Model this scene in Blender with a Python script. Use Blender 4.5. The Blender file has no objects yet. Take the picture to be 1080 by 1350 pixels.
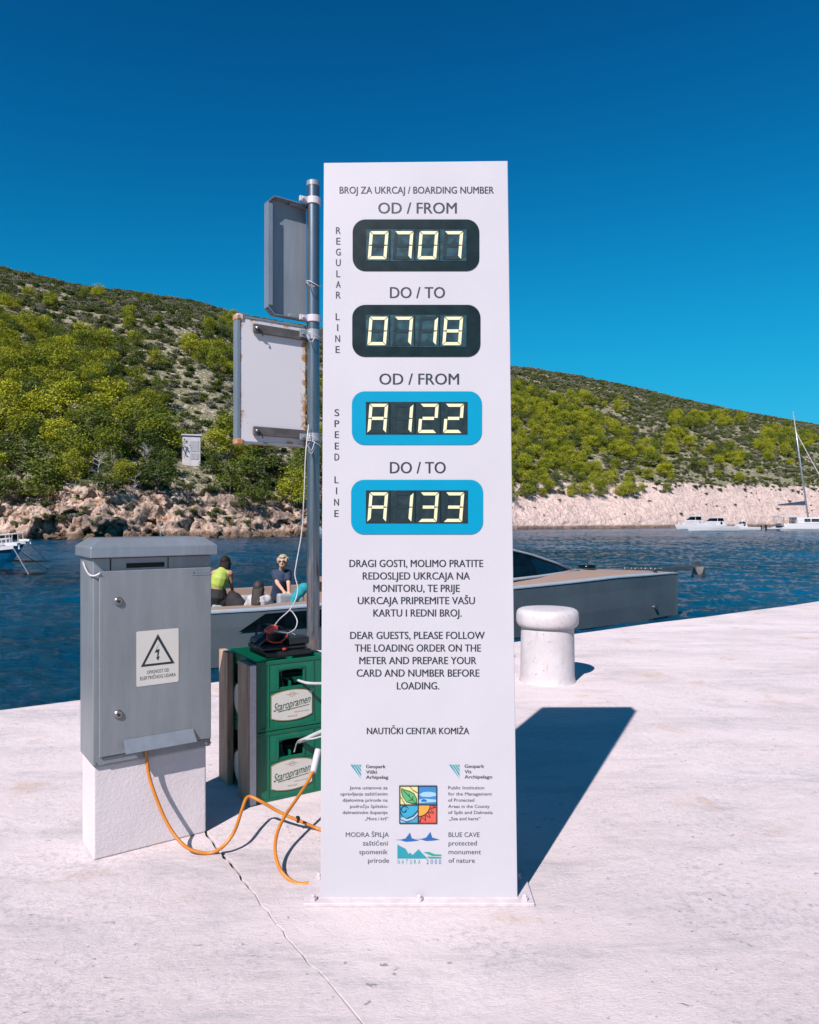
import bpy, math, random
import numpy as np
from mathutils import Vector, Matrix, Euler
R = math.radians
random.seed(7)
rng = np.random.default_rng(11)
scene = bpy.context.scene
COL = scene.collection

# ------------------------------------------------------------------ camera
F, HZ, CH = 960.0, 685.0, 1.2            # focal length in photo pixels, horizon row, eye height
cam_d = bpy.data.cameras.new('camera')
cam = bpy.data.objects.new('camera', cam_d); COL.objects.link(cam)
cam.location = (0, 0, CH); cam.rotation_euler = (R(90), 0, 0)
cam_d.sensor_fit = 'VERTICAL'; cam_d.sensor_height = 36.0
cam_d.lens = 36.0 * F / 1350.0
cam_d.shift_y = (HZ - 675.0) / 1350.0
cam_d.clip_start = 0.05; cam_d.clip_end = 6000
scene.camera = cam

# ------------------------------------------------------------------ sky and sun
SUN_DIR = Vector((1.12, 2.28, -2.33)).normalized()      # the way the light travels
ELEV = math.asin(-SUN_DIR.z)
AZ = math.atan2(-SUN_DIR.x, -SUN_DIR.y)
world = bpy.data.worlds.new('World'); scene.world = world; world.use_nodes = True
wn = world.node_tree; wn.nodes.clear()
sky = wn.nodes.new('ShaderNodeTexSky'); sky.sky_type = 'NISHITA'; sky.sun_disc = False
sky.sun_elevation = ELEV; sky.sun_rotation = AZ % (2 * math.pi)
sky.altitude = 0; sky.air_density = 1.0; sky.dust_density = 0.25; sky.ozone_density = 5.0
# the whole dome gets one tone curve: a deeper, more saturated blue with a soft shoulder
def vm(op, a, b):
    n = wn.nodes.new('ShaderNodeVectorMath'); n.operation = op
    for k, v in enumerate((a, b)):
        if isinstance(v, tuple): n.inputs[k].default_value = v
        else: wn.links.new(v, n.inputs[k])
    return n.outputs[0]
gam = wn.nodes.new('ShaderNodeGamma'); gam.inputs[1].default_value = 2.2
wn.links.new(vm('MULTIPLY', sky.outputs[0], (.1, .1, .1)), gam.inputs[0])
ys_ = vm('MULTIPLY', vm('DIVIDE', gam.outputs[0], vm('ADD', gam.outputs[0], (1.5, .075, .165))), (.5, .585, .98))
bg = wn.nodes.new('ShaderNodeBackground'); bg.inputs[1].default_value = 0.06
wo = wn.nodes.new('ShaderNodeOutputWorld')
wn.links.new(vm('MULTIPLY', ys_, (9.6, 9.6, 9.6)), bg.inputs[0]); wn.links.new(bg.outputs[0], wo.inputs[0])
sun_d = bpy.data.lights.new('sun', 'SUN'); sun_d.energy = 5.0; sun_d.angle = R(0.5)
sun_d.color = (1.0, 0.90, 0.90)
sun = bpy.data.objects.new('sun', sun_d); COL.objects.link(sun)
sun.rotation_euler = SUN_DIR.to_track_quat('-Z', 'Y').to_euler()
scene.view_settings.view_transform = 'Standard'; scene.view_settings.look = 'None'
scene.view_settings.gamma = 1; scene.view_settings.exposure = 0.8
scene.view_settings.use_curve_mapping = False

# ------------------------------------------------------------------ materials
def newmat(name):
    m = bpy.data.materials.new(name); m.use_nodes = True
    nt = m.node_tree; b = nt.nodes['Principled BSDF']
    return m, nt, b
def N(nt, t, **kw):
    n = nt.nodes.new(t)
    for k, v in kw.items():
        if k.startswith('i_'):
            key = k[2:]; key = int(key) if key.isdigit() else key.replace('_', ' ')
            n.inputs[key].default_value = v
        else: setattr(n, k, v)
    return n
def coords(nt, scale=(1, 1, 1), rot=(0, 0, 0), which='Object'):
    tc = N(nt, 'ShaderNodeTexCoord'); mp = N(nt, 'ShaderNodeMapping')
    mp.inputs['Scale'].default_value = scale; mp.inputs['Rotation'].default_value = rot
    nt.links.new(tc.outputs[which], mp.inputs[0]); return mp.outputs[0]
def noise(nt, vec, scale, detail=4, rough=0.55, dist=0.0):
    n = N(nt, 'ShaderNodeTexNoise'); n.inputs['Scale'].default_value = scale
    n.inputs['Detail'].default_value = detail; n.inputs['Roughness'].default_value = rough
    n.inputs['Distortion'].default_value = dist
    nt.links.new(vec, n.inputs['Vector']); return n.outputs[0]
def ramp(nt, fac, stops):
    r = N(nt, 'ShaderNodeValToRGB'); e = r.color_ramp.elements
    while len(e) < len(stops): e.new(0.5)
    for k, (p, c) in enumerate(stops):
        e[k].position = p; e[k].color = (c, c, c, 1) if isinstance(c, (int, float)) else (*c, 1)
    nt.links.new(fac, r.inputs[0]); return r.outputs[0]
ALB = .62          # all albedos below are scaled to suit the exposure
def mixc(nt, fac, a, b, mode='MIX'):
    m = N(nt, 'ShaderNodeMix', data_type='RGBA', blend_type=mode)
    for sock, v in ((m.inputs[0], fac), (m.inputs[6], a), (m.inputs[7], b)):
        if isinstance(v, (int, float)): sock.default_value = v
        elif isinstance(v, tuple): sock.default_value = (*[c * ALB for c in v], 1)
        else: nt.links.new(v, sock)
    return m.outputs[2]
def maths(nt, op, a, b=None, c=None):
    m = N(nt, 'ShaderNodeMath', operation=op)
    for k, v in enumerate((a, b, c)):
        if v is None: continue
        if isinstance(v, (int, float)): m.inputs[k].default_value = v
        else: nt.links.new(v, m.inputs[k])
    return m.outputs[0]
def bump(nt, b, h, strength, dist, prev=None):
    n = N(nt, 'ShaderNodeBump'); n.inputs['Strength'].default_value = strength
    n.inputs['Distance'].default_value = dist
    nt.links.new(h, n.inputs['Height'])
    if prev is not None: nt.links.new(prev, n.inputs['Normal'])
    nt.links.new(n.outputs[0], b.inputs['Normal']); return n.outputs[0]

def plain(name, col, rough=0.5, metal=0.0, var=0.12, vscale=6.0, bs=0.0, bscale=60.0, bdist=0.002, col2=None, spec=None):
    m, nt, b = newmat(name); v = coords(nt)
    n = noise(nt, v, vscale, 5)
    c2 = col2 if col2 else tuple(max(0, c * (1 - var * 2)) for c in col)
    c = mixc(nt, ramp(nt, n, [(0.35, 0), (0.65, 1)]), c2, col)
    nt.links.new(c, b.inputs['Base Color'])
    rr = maths(nt, 'MULTIPLY_ADD', n, 0.25 * rough, rough * 0.88); nt.links.new(rr, b.inputs['Roughness'])
    b.inputs['Metallic'].default_value = metal
    if spec is not None: b.inputs['Specular IOR Level'].default_value = spec
    if bs > 0: bump(nt, b, noise(nt, v, bscale, 4), bs, bdist)
    return m

def mat_quay():
    m, nt, b = newmat('white_limed_concrete'); v = coords(nt)
    base = mixc(nt, ramp(nt, noise(nt, v, 0.9, 6, .6), [(.35, 0), (.7, 1)]), (.84, .73, .72), (.94, .84, .835))
    # broad grey smears that run roughly along the quay
    vs = coords(nt, (0.9, 3.4, 1), (0, 0, R(-25)))
    sm = ramp(nt, noise(nt, vs, 1.0, 8, .68, .6), [(.47, 0), (.62, 1)])
    sm2 = ramp(nt, noise(nt, vs, 9, 7, .8), [(.40, .15), (.60, 1)])
    c = mixc(nt, maths(nt, 'MULTIPLY', maths(nt, 'MULTIPLY', sm, sm2), .50), base, (.36, .37, .385))
    # fine grime
    g = ramp(nt, noise(nt, v, 40, 6, .8), [(.48, 0), (.60, 1)])
    gm = ramp(nt, noise(nt, v, 1.4, 5, .65), [(.46, 0), (.60, 1)])
    c = mixc(nt, maths(nt, 'MULTIPLY', maths(nt, 'MULTIPLY', g, gm), .42), c, (.34, .34, .36))
    # dark chips
    ch = ramp(nt, noise(nt, coords(nt, (1, 1.6, 1), (0, 0, R(-20))), 24, 4, .65, .5), [(.645, 0), (.67, 1)])
    cm = ramp(nt, noise(nt, v, 1.9, 4), [(.46, 0), (.56, 1)])
    chip = maths(nt, 'MULTIPLY', ch, cm)
    c = mixc(nt, maths(nt, 'MULTIPLY', chip, .7), c, (.22, .21, .21))
    # rust blooms
    ru = ramp(nt, noise(nt, v, 2.6, 5, .6, .5), [(.60, 0), (.68, 1)])
    c = mixc(nt, maths(nt, 'MULTIPLY', ru, .35), c, (.62, .38, .20))
    nt.links.new(c, b.inputs['Base Color']); b.inputs['Roughness'].default_value = .82
    b.inputs['Specular IOR Level'].default_value = .25
    b1 = bump(nt, b, noise(nt, v, 6, 5, .6), .5, .02)
    vd = coords(nt, (1, 2.2, 1), (0, 0, R(-30)))
    b2 = bump(nt, b, noise(nt, vd, 55, 8, .85), .75, .008, b1)
    bump(nt, b, maths(nt, 'SUBTRACT', 1.0, chip), .5, .006, b2)
    return m
def mat_plinth():
    m, nt, b = newmat('white_textured_render'); v = coords(nt)
    c = mixc(nt, ramp(nt, noise(nt, v, 5, 6), [(.35, 0), (.7, 1)]), (.74, .665, .675), (.82, .75, .76))
    nt.links.new(c, b.inputs['Base Color']); b.inputs['Roughness'].default_value = .85
    b1 = bump(nt, b, ramp(nt, noise(nt, v, 75, 3, .5, .8), [(.38, 0), (.62, 1)]), .22, .002)
    bump(nt, b, noise(nt, v, 220, 3), .25, .002, b1)
    return m
def mat_water():
    m, nt, b = newmat('sea_water'); v = coords(nt, (1, 1.7, 1), (0, 0, R(12)))
    b.inputs['Roughness'].default_value = .12
    b.inputs['IOR'].default_value = 1.33; b.inputs['Specular IOR Level'].default_value = .13
    c = mixc(nt, ramp(nt, noise(nt, v, .035, 4), [(.38, 0), (.62, 1)]), (.000, .036, .075), (.000, .095, .200))
    nt.links.new(c, b.inputs['Base Color'])
    b2 = bump(nt, b, noise(nt, v, 2.4, 4, .6, .2), .8, .18)
    bump(nt, b, noise(nt, v, 6, 5, .65, .3), .9, .10, b2)
    return m
def mat_ground():
    m, nt, b = newmat('rocky_hillside')
    tc = N(nt, 'ShaderNodeTexCoord'); v = tc.outputs['Object']
    geo = N(nt, 'ShaderNodeNewGeometry'); sx = N(nt, 'ShaderNodeSeparateXYZ'); nt.links.new(geo.outputs['Position'], sx.inputs[0])
    n1 = noise(nt, v, .10, 6, .6); n2 = noise(nt, v, .9, 6, .65); n3 = noise(nt, v, 4, 4, .6)
    # bare limestone; the near headland is more ochre than the far one
    east = ramp(nt, maths(nt, 'MULTIPLY_ADD', sx.outputs[0], 1 / 120, .5), [(.35, 0), (.62, 1)])
    rock_w = mixc(nt, ramp(nt, n2, [(.35, 0), (.65, 1)]), (.55, .39, .30), (.86, .67, .54))
    rock_w = mixc(nt, ramp(nt, noise(nt, v, .35, 4), [(.58, 0), (.68, 1)]), rock_w, (.46, .21, .09))
    rock_e = mixc(nt, ramp(nt, n2, [(.3, 0), (.6, 1)]), (.68, .52, .45), (.92, .72, .64))
    rock_w = mixc(nt, ramp(nt, noise(nt, v, .22, 6, .7), [(.50, 0), (.60, .7)]), rock_w, (.16, .14, .125))  # dark grey patches: shaded cavities painted into the near rock colour
    vo = N(nt, 'ShaderNodeTexVoronoi', feature='DISTANCE_TO_EDGE'); vo.inputs['Scale'].default_value = .55; wv = N(nt, 'ShaderNodeVectorMath', operation='ADD'); nt.links.new(coords(nt, (1.2, 1, .55), (0, .5, 0)), wv.inputs[0])
    nn = N(nt, 'ShaderNodeTexNoise'); nn.inputs['Scale'].default_value = .8; nn.inputs['Detail'].default_value = 5; nt.links.new(v, nn.inputs['Vector']); nt.links.new(nn.outputs['Color'], wv.inputs[1]); nt.links.new(wv.outputs[0], vo.inputs['Vector'])
    crk = ramp(nt, vo.outputs['Distance'], [(.0, 1), (.10, 0)]); rock_w = mixc(nt, maths(nt, 'MULTIPLY', crk, .40), rock_w, (.24, .16, .11))
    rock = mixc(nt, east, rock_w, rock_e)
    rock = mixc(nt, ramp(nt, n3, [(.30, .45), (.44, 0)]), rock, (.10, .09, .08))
    soil = mixc(nt, ramp(nt, n3, [(.4, 0), (.6, 1)]), (.15, .165, .075), (.34, .31, .19))
    stones = ramp(nt, noise(nt, v, 1.3, 7, .75), [(.53, 0), (.60, 1)])
    soil = mixc(nt, stones, soil, (.74, .64, .60))
    veg = N(nt, 'ShaderNodeAttribute', attribute_name='veg').outputs['Fac']
    vegm = ramp(nt, maths(nt, 'ADD', veg, maths(nt, 'MULTIPLY_ADD', n2, .7, -.35)), [(.42, 0), (.58, 1)])
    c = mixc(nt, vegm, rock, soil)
    wet = ramp(nt, maths(nt, 'MULTIPLY_ADD', n2, -.9, maths(nt, 'ADD', sx.outputs[2], 1.1)), [(.12, 1), (.62, 0)])
    c = mixc(nt, maths(nt, 'MULTIPLY', wet, .8), c, (.13, .085, .045))
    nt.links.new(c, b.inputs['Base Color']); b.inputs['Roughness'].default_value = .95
    b.inputs['Specular IOR Level'].default_value = .1
    b0 = bump(nt, b, maths(nt, 'SUBTRACT', 1.0, crk), .7, .25); b1 = bump(nt, b, n2, .9, .6, b0); bump(nt, b, n3, .9, .2, b1)
    return m
def mat_leaf(name, dark, light, bright=None, trans=.20):
    m, nt, b = newmat(name)
    oi = N(nt, 'ShaderNodeObjectInfo'); at = N(nt, 'ShaderNodeAttribute', attribute_name='tone')
    f = maths(nt, 'MULTIPLY_ADD', oi.outputs['Random'], .6, maths(nt, 'MULTIPLY', at.outputs['Fac'], .4))
    c = mixc(nt, f, dark, light)
    nt.links.new(c, b.inputs['Base Color']); b.inputs['Roughness'].default_value = .6
    b.inputs['Specular IOR Level'].default_value = .2
    tr = N(nt, 'ShaderNodeBsdfTranslucent'); nt.links.new(c, tr.inputs[0])
    mx = N(nt, 'ShaderNodeMixShader'); mx.inputs[0].default_value = trans
    nt.links.new(b.outputs[0], mx.inputs[1]); nt.links.new(tr.outputs[0], mx.inputs[2])
    nt.links.new(mx.outputs[0], nt.nodes['Material Output'].inputs[0])
    return m
def mat_rusty_white():
    m, nt, b = newmat('white_enamel_with_rust'); v = coords(nt)
    n = noise(nt, v, 18, 6, .7)
    sx = N(nt, 'ShaderNodeSeparateXYZ'); nt.links.new(v, sx.inputs[0])
    # rust creeps in from the edges: object space of the panel is x 0..-0.39, z 0..0.6
    ex = maths(nt, 'ABSOLUTE', maths(nt, 'ADD', sx.outputs[0], .18)); ez = maths(nt, 'ABSOLUTE', maths(nt, 'SUBTRACT', sx.outputs[2], .3))
    e = maths(nt, 'MAXIMUM', maths(nt, 'SUBTRACT', ex, .172), maths(nt, 'SUBTRACT', ez, .3))
    r = ramp(nt, maths(nt, 'ADD', maths(nt, 'MULTIPLY', e, 9), maths(nt, 'MULTIPLY_ADD', n, 1.9, -.42)), [(.38, 0), (.56, 1)])
    c = mixc(nt, r, mixc(nt, noise(nt, v, 3, 4), (.72, .70, .73), (.80, .77, .79)), (.52, .24, .08))
    nt.links.new(c, b.inputs['Base Color']); b.inputs['Roughness'].default_value = .45
    return m
def mat_pole():
    m, nt, b = newmat('galvanised_steel_with_rust'); v = coords(nt)
    vs = coords(nt, (14, 14, 1.6))
    n = noise(nt, vs, 2.2, 6, .7); s = noise(nt, v, 1.1, 3)
    sx = N(nt, 'ShaderNodeSeparateXYZ'); nt.links.new(v, sx.inputs[0])
    low = ramp(nt, maths(nt, 'MULTIPLY_ADD', sx.outputs[2], -.8, 1.36), [(0, .0), (1, .22)])
    r = ramp(nt, maths(nt, 'ADD', n, low), [(.66, 0), (.80, 1)])
    c = mixc(nt, r, mixc(nt, n, (.13, .16, .19), (.40, .44, .48)), (.13, .055, .025))
    nt.links.new(c, b.inputs['Base Color'])
    nt.links.new(maths(nt, 'MULTIPLY_ADD', r, -.8, .85), b.inputs['Metallic'])
    nt.links.new(maths(nt, 'MULTIPLY_ADD', r, .45, .30), b.inputs['Roughness'])
    bump(nt, b, noise(nt, v, 120, 3), .15, .001)
    return m
def mat_galv(name, col, rough=.42, metal=.55, streak=True):
    m, nt, b = newmat(name); v = coords(nt, (9, 9, 1.2)); v2 = coords(nt)
    n = noise(nt, v, 3, 6, .65); n2 = noise(nt, v2, 2.2, 5, .6)
    f = maths(nt, 'MULTIPLY_ADD', n, .5, maths(nt, 'MULTIPLY', n2, .5))
    c = mixc(nt, ramp(nt, f, [(.35, 0), (.65, 1)]), tuple(x * .80 for x in col), tuple(x * 1.10 for x in col))
    c = mixc(nt, ramp(nt, noise(nt, v2, 38, 4, .7), [(.66, 0), (.74, .35)]), c, (.75, .76, .78))
    nt.links.new(c, b.inputs['Base Color']); b.inputs['Metallic'].default_value = metal
    nt.links.new(maths(nt, 'MULTIPLY_ADD', n2, .25, rough - .12), b.inputs['Roughness'])
    bump(nt, b, n2, .12, .01)
    return m
def mat_teak():
    m, nt, b = newmat('teak_deck'); v = coords(nt, (1.2, 18, 4))
    n = noise(nt, v, 2, 5)
    nt.links.new(mixc(nt, n, (.28, .19, .14), (.46, .33, .26)), b.inputs['Base Color']); b.inputs['Roughness'].default_value = .7
    return m
def mat_hull():
    m, nt, b = newmat('satin_grey_boat_paint'); v = coords(nt)
    n = noise(nt, v, .8, 5, .65); n2 = noise(nt, coords(nt, (2.5, 2.5, .8)), 2.0, 6, .7)
    c = mixc(nt, ramp(nt, n, [(.35, 0), (.65, 1)]), (.19, .235, .26), (.25, .30, .325))
    c = mixc(nt, ramp(nt, n2, [(.60, 0), (.72, .30)]), c, (.40, .43, .44))
    nt.links.new(c, b.inputs['Base Color']); b.inputs['Metallic'].default_value = .5
    nt.links.new(maths(nt, 'MULTIPLY_ADD', n2, .2, .28), b.inputs['Roughness'])
    return m
def mat_bollard():
    m, nt, b = newmat('worn_white_bollard_paint'); v = coords(nt); vz = coords(nt, (3, 3, .8))
    c = mixc(nt, ramp(nt, noise(nt, v, 4, 6, .7), [(.40, 0), (.6, 1)]), (.60, .55, .555), (.68, .64, .655))
    c = mixc(nt, ramp(nt, noise(nt, vz, 7, 6, .75), [(.56, 0), (.68, .5)]), c, (.42, .38, .35))
    c = mixc(nt, ramp(nt, noise(nt, v, 30, 5, .7), [(.63, 0), (.66, .8)]), c, (.22, .17, .15))
    nt.links.new(c, b.inputs['Base Color']); b.inputs['Roughness'].default_value = .6
    b1 = bump(nt, b, noise(nt, v, 5, 5), .5, .012); bump(nt, b, noise(nt, v, 60, 5, .7), .4, .003, b1)
    return m
def mat_wood():
    m, nt, b = newmat('weathered_timber'); v = coords(nt, (14, 14, 1.4))
    n = noise(nt, v, 3, 7, .7, .3)
    c = mixc(nt, ramp(nt, n, [(.3, 0), (.7, 1)]), (.27, .15, .09), (.74, .50, .36))
    nt.links.new(c, b.inputs['Base Color']); b.inputs['Roughness'].default_value = .85
    bump(nt, b, n, .5, .003)
    return m
M = dict(
    quay=mat_quay(), plinth=mat_plinth(), water=mat_water(), ground=mat_ground(), rusty=mat_rusty_white(), pole=mat_pole(),
    cab=mat_galv('grey_galvanised_sheet', (.305, .335, .355), metal=.35), cabl=mat_galv('pale_galvanised_sheet', (.36, .41, .46), .35, .5),
    tray=mat_galv('matt_grey_sign_back', (.34, .38, .42), .5, .35), teak=mat_teak(), hull=mat_hull(), wood=mat_wood(),
    acrylic=plain('opal_white_acrylic', (.59, .575, .61), .35, var=.022, vscale=3.5, spec=.3),
    white=plain('white_paint', (.63, .60, .63), .5, var=.04), plate=plain('white_painted_plate', (.74, .66, .68), .55, var=.08, vscale=30, bs=.3),
    ink=plain('dark_print', (.018, .028, .038), .45), grayink=plain('soft_grey_print', (.06, .075, .10), .5),
    bezel=plain('black_glossy_bezel', (.004, .018, .022), .35, var=.2, vscale=25, spec=.25), cyan=plain('cyan_bezel', (.0, .30, .49), .45, var=.02, spec=.1),
    win=plain('dark_display_back', (.010, .030, .036), .35, var=.3, vscale=40), winl=plain('slate_display_back', (.030, .085, .105), .30, var=.35, vscale=30), seg=plain('pale_yellow_segment', (.82, .80, .48), .5, var=.04),
    segoff=plain('unlit_segment', (.013, .036, .043), .45, var=.1, spec=.2), black=plain('black_plastic', (.012, .013, .015), .38, var=.2, vscale=20),
    bol=mat_bollard(), orange=plain('orange_cord', (.72, .24, .02), .45, var=.08, vscale=20), wirew=plain('white_cable', (.62, .62, .64), .45),
    red=plain('red_plastic', (.72, .05, .025), .35), green=plain('green_crate_plastic', (.0, .18, .095), .38, var=.12, vscale=9, bs=.1),
    greend=plain('green_crate_rib', (.0, .15, .078), .4), cream=plain('cream_label', (.72, .69, .63), .5, var=.03),
    lgreen=plain('label_green', (.01, .10, .055), .5), gold=plain('label_gold', (.42, .30, .14), .5), lred=plain('label_red', (.55, .12, .08), .5),
    steeld=plain('weathered_steel_bar', (.17, .155, .145), .55, metal=.3, var=.2, vscale=25), steel=plain('bare_steel', (.45, .43, .42), .3, metal=.9), sticker=plain('cream_sticker', (.70, .68, .62), .4, var=.03),
    skin=plain('skin', (.70, .40, .28), .55, var=.05), skin2=plain('tanned_skin', (.50, .26, .16), .55, var=.05),
    hairb=plain('dark_hair', (.020, .013, .010), .7, vscale=50, spec=.2), hairbl=plain('blonde_hair', (.62, .47, .30), .7, var=.15, vscale=50),
    hairm=plain('brown_hair', (.040, .026, .020), .7, var=.2, vscale=50),
    navy=plain('navy_cotton', (.012, .035, .085), .8), lime=plain('lime_fabric', (.50, .62, .10), .75), blackf=plain('black_fabric', (.012, .012, .014), .85),
    whitef=plain('white_fabric', (.62, .60, .60), .85), teal=plain('teal_fabric', (.0, .32, .38), .8), glassd=plain('dark_boat_glass', (.004, .010, .014), .12, var=.3, spec=.25),
    seat=plain('pale_grey_upholstery', (.42, .45, .48), .7), hlight=plain('light_grey_boat_paint', (.40, .46, .52), .35, var=.05),
    bluehull=plain('blue_boat_paint', (.0, .12, .26), .3, var=.08), boatw=plain('white_gelcoat', (.72, .72, .74), .25, var=.03),
    alu=plain('mast_aluminium', (.55, .60, .66), .35, metal=.5), rope=plain('pale_rope', (.50, .47, .42), .9),
    deadwood=plain('bare_grey_wood', (.50, .46, .44), .9, var=.15, vscale=4), trunk=plain('grey_pine_bark', (.17, .145, .125), .9, var=.2, bs=.4, bscale=8, bdist=.05), hut=plain('grey_concrete_hut', (.74, .70, .72), .85, var=.10, vscale=1.2),
    hutd=plain('grey_hut_door', (.52, .52, .55), .7), dark=plain('dark_void', (.006, .007, .008), .9), yellow=plain('yellow_life_ring', (.7, .36, .03), .5),
    ltgrey=plain('pale_blue_grey_paint', (.34, .42, .50), .5),
    leafA=mat_leaf('pine_needles_yellow_green', (.10, .155, .016), (.57, .575, .028)),
    leafB=mat_leaf('scrub_leaves_dark', (.055, .09, .030), (.21, .23, .07), trans=.15),
    leafC=mat_leaf('scrub_leaves_grey', (.18, .19, .14), (.38, .35, .24), trans=.15),
    leafD=mat_leaf('pine_needles_dark', (.04, .08, .018), (.20, .25, .03)),
)

# ------------------------------------------------------------------ mesh helpers
class MB:
    def __init__(s): s.v = []; s.f = []; s.m = []
    def add(s, v, f, mi=0, mat=None):
        o = len(s.v)
        s.v += [tuple(mat @ Vector(p)) if mat is not None else tuple(p) for p in v]
        s.f += [tuple(i + o for i in q) for q in f]; s.m += [mi] * len(f)
        return s
    def box(s, x0, x1, y0, y1, z0, z1, mi=0, mat=None):
        v = [(x, y, z) for z in (z0, z1) for y in (y0, y1) for x in (x0, x1)]
        return s.add(v, [(0, 2, 3, 1), (4, 5, 7, 6), (0, 1, 5, 4), (1, 3, 7, 5), (3, 2, 6, 7), (2, 0, 4, 6)], mi, mat)
    def prism(s, pts, d0, d1, mi=0, mat=None, axis='y'):
        """outline pts (a,b) extruded along axis between d0 and d1"""
        n = len(pts)
        def P(a, b, d): return {'y': (a, d, b), 'z': (a, b, d), 'x': (d, a, b)}[axis]
        v = [P(a, b, d0) for a, b in pts] + [P(a, b, d1) for a, b in pts]
        f = [tuple(range(n)), tuple(range(2 * n - 1, n - 1, -1))] + [(i, i + n, (i + 1) % n + n, (i + 1) % n) for i in range(n)]
        return s.add(v, f, mi, mat)
    def lathe(s, prof, n=24, c=(0, 0), mi=0, mat=None):
        v = []; f = []
        for r, z in prof:
            v += [(c[0] + r * math.cos(2 * math.pi * k / n), c[1] + r * math.sin(2 * math.pi * k / n), z) for k in range(n)]
        for j in range(len(prof) - 1):
            f += [(j * n + k, j * n + (k + 1) % n, (j + 1) * n + (k + 1) % n, (j + 1) * n + k) for k in range(n)]
        f += [tuple(range(n - 1, -1, -1)), tuple(range((len(prof) - 1) * n, len(prof) * n))]
        return s.add(v, f, mi, mat)
    def tube(s, pts, r, n=8, mi=0, taper=None):
        pts = [Vector(p) for p in pts]; rs = taper if taper else [r] * len(pts)
        v = []; f = []; up = None
        for i, p in enumerate(pts):
            t = (pts[min(i + 1, len(pts) - 1)] - pts[max(i - 1, 0)]).normalized()
            if up is None: up = t.orthogonal().normalized()
            up = (up - t * up.dot(t)).normalized(); w = t.cross(up)
            v += [tuple(p + (up * math.cos(2 * math.pi * k / n) + w * math.sin(2 * math.pi * k / n)) * rs[i]) for k in range(n)]
        for j in range(len(pts) - 1):
            f += [(j * n + k, j * n + (k + 1) % n, (j + 1) * n + (k + 1) % n, (j + 1) * n + k) for k in range(n)]
        f += [tuple(range(n - 1, -1, -1)), tuple(range((len(pts) - 1) * n, len(pts) * n))]
        return s.add(v, f, mi)
    def ball(s, c, r, n=14, mi=0, mat=None):
        rx, ry, rz = (r, r, r) if isinstance(r, (int, float)) else r
        v = [(c[0], c[1], c[2] - rz)]; f = []; m = n // 2
        for j in range(1, m):
            th = math.pi * j / m
            v += [(c[0] + rx * math.sin(th) * math.cos(2 * math.pi * k / n), c[1] + ry * math.sin(th) * math.sin(2 * math.pi * k / n), c[2] - rz * math.cos(th)) for k in range(n)]
        v.append((c[0], c[1], c[2] + rz)); L = len(v) - 1
        f += [(0, 1 + (k + 1) % n, 1 + k) for k in range(n)]
        for j in range(m - 2):
            a = 1 + j * n
            f += [(a + k, a + (k + 1) % n, a + n + (k + 1) % n, a + n + k) for k in range(n)]
        a = 1 + (m - 2) * n
        f += [(a + k, a + (k + 1) % n, L) for k in range(n)]
        return s.add(v, f, mi, mat)
    def limb(s, p, q, r1, r2, n=12, mi=0):
        """capsule from p to q, closed"""
        p = Vector(p); q = Vector(q); d = q - p; t = d.normalized()
        pts = [p - t * r1 * .95, p - t * r1 * .7, p] + [p + d * k / 3 for k in (1, 2)] + [q, q + t * r2 * .7, q + t * r2 * .95]
        rs = [r1 * .3, r1 * .72, r1, r1 * 2 / 3 + r2 / 3, r1 / 3 + r2 * 2 / 3, r2, r2 * .72, r2 * .3]
        return s.tube(pts, 1, n, mi, taper=rs)
    def build(s, name, mats, parent=None, smooth=False, bevel=0.0, segs=2, angle=35):
        me = bpy.data.meshes.new(name); me.from_pydata(s.v, [], s.f)
        if not isinstance(mats, (list, tuple)): mats = [mats]
        for m in mats: me.materials.append(m)
        me.polygons.foreach_set('material_index', s.m)
        if smooth: me.polygons.foreach_set('use_smooth', [True] * len(s.f))
        me.validate(); me.update()
        o = bpy.data.objects.new(name, me); COL.objects.link(o)
        if parent is not None: o.parent = parent
        if bevel > 0:
            b = o.modifiers.new('bevel', 'BEVEL'); b.width = bevel; b.segments = segs; b.limit_method = 'ANGLE'; b.angle_limit = R(angle)
        return o
def empty(name, loc=(0, 0, 0), rz=0):
    o = bpy.data.objects.new(name, None); COL.objects.link(o); o.location = loc; o.rotation_euler = (0, 0, rz)
    o.empty_display_size = .1; return o
def tag(o, label=None, cat=None, group=None, kind=None):
    for k, v in (('label', label), ('category', cat), ('group', group), ('kind', kind)):
        if v: o[k] = v
    return o
def spline(pts, n=10):
    """Catmull-Rom through pts"""
    P = [Vector(p) for p in pts]; P = [P[0] * 2 - P[1]] + P + [P[-1] * 2 - P[-2]]; out = []
    for i in range(1, len(P) - 2):
        for k in range(n):
            t = k / n; a, b, c, d = P[i - 1:i + 3]
            out.append(.5 * ((2 * b) + (c - a) * t + (2 * a - 5 * b + 4 * c - d) * t * t + (3 * b - a - 3 * c + d) * t ** 3))
    out.append(P[-2]); return out
def at(px, py, d): return Vector(((px - 540) / F * d, d, CH - (py - HZ) * d / F))     # photo pixel at a distance
def gnd(px, py): return at(px, py, CH * F / (py - HZ))
def rrect(x0, x1, z0, z1, r, n=6):
    out = []
    for cx, cz, a0 in ((x1 - r, z1 - r, 0), (x0 + r, z1 - r, 90), (x0 + r, z0 + r, 180), (x1 - r, z0 + r, 270)):
        out += [(cx + r * math.cos(R(a0 + 90 * k / n)), cz + r * math.sin(R(a0 + 90 * k / n))) for k in range(n + 1)]
    return out
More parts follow.
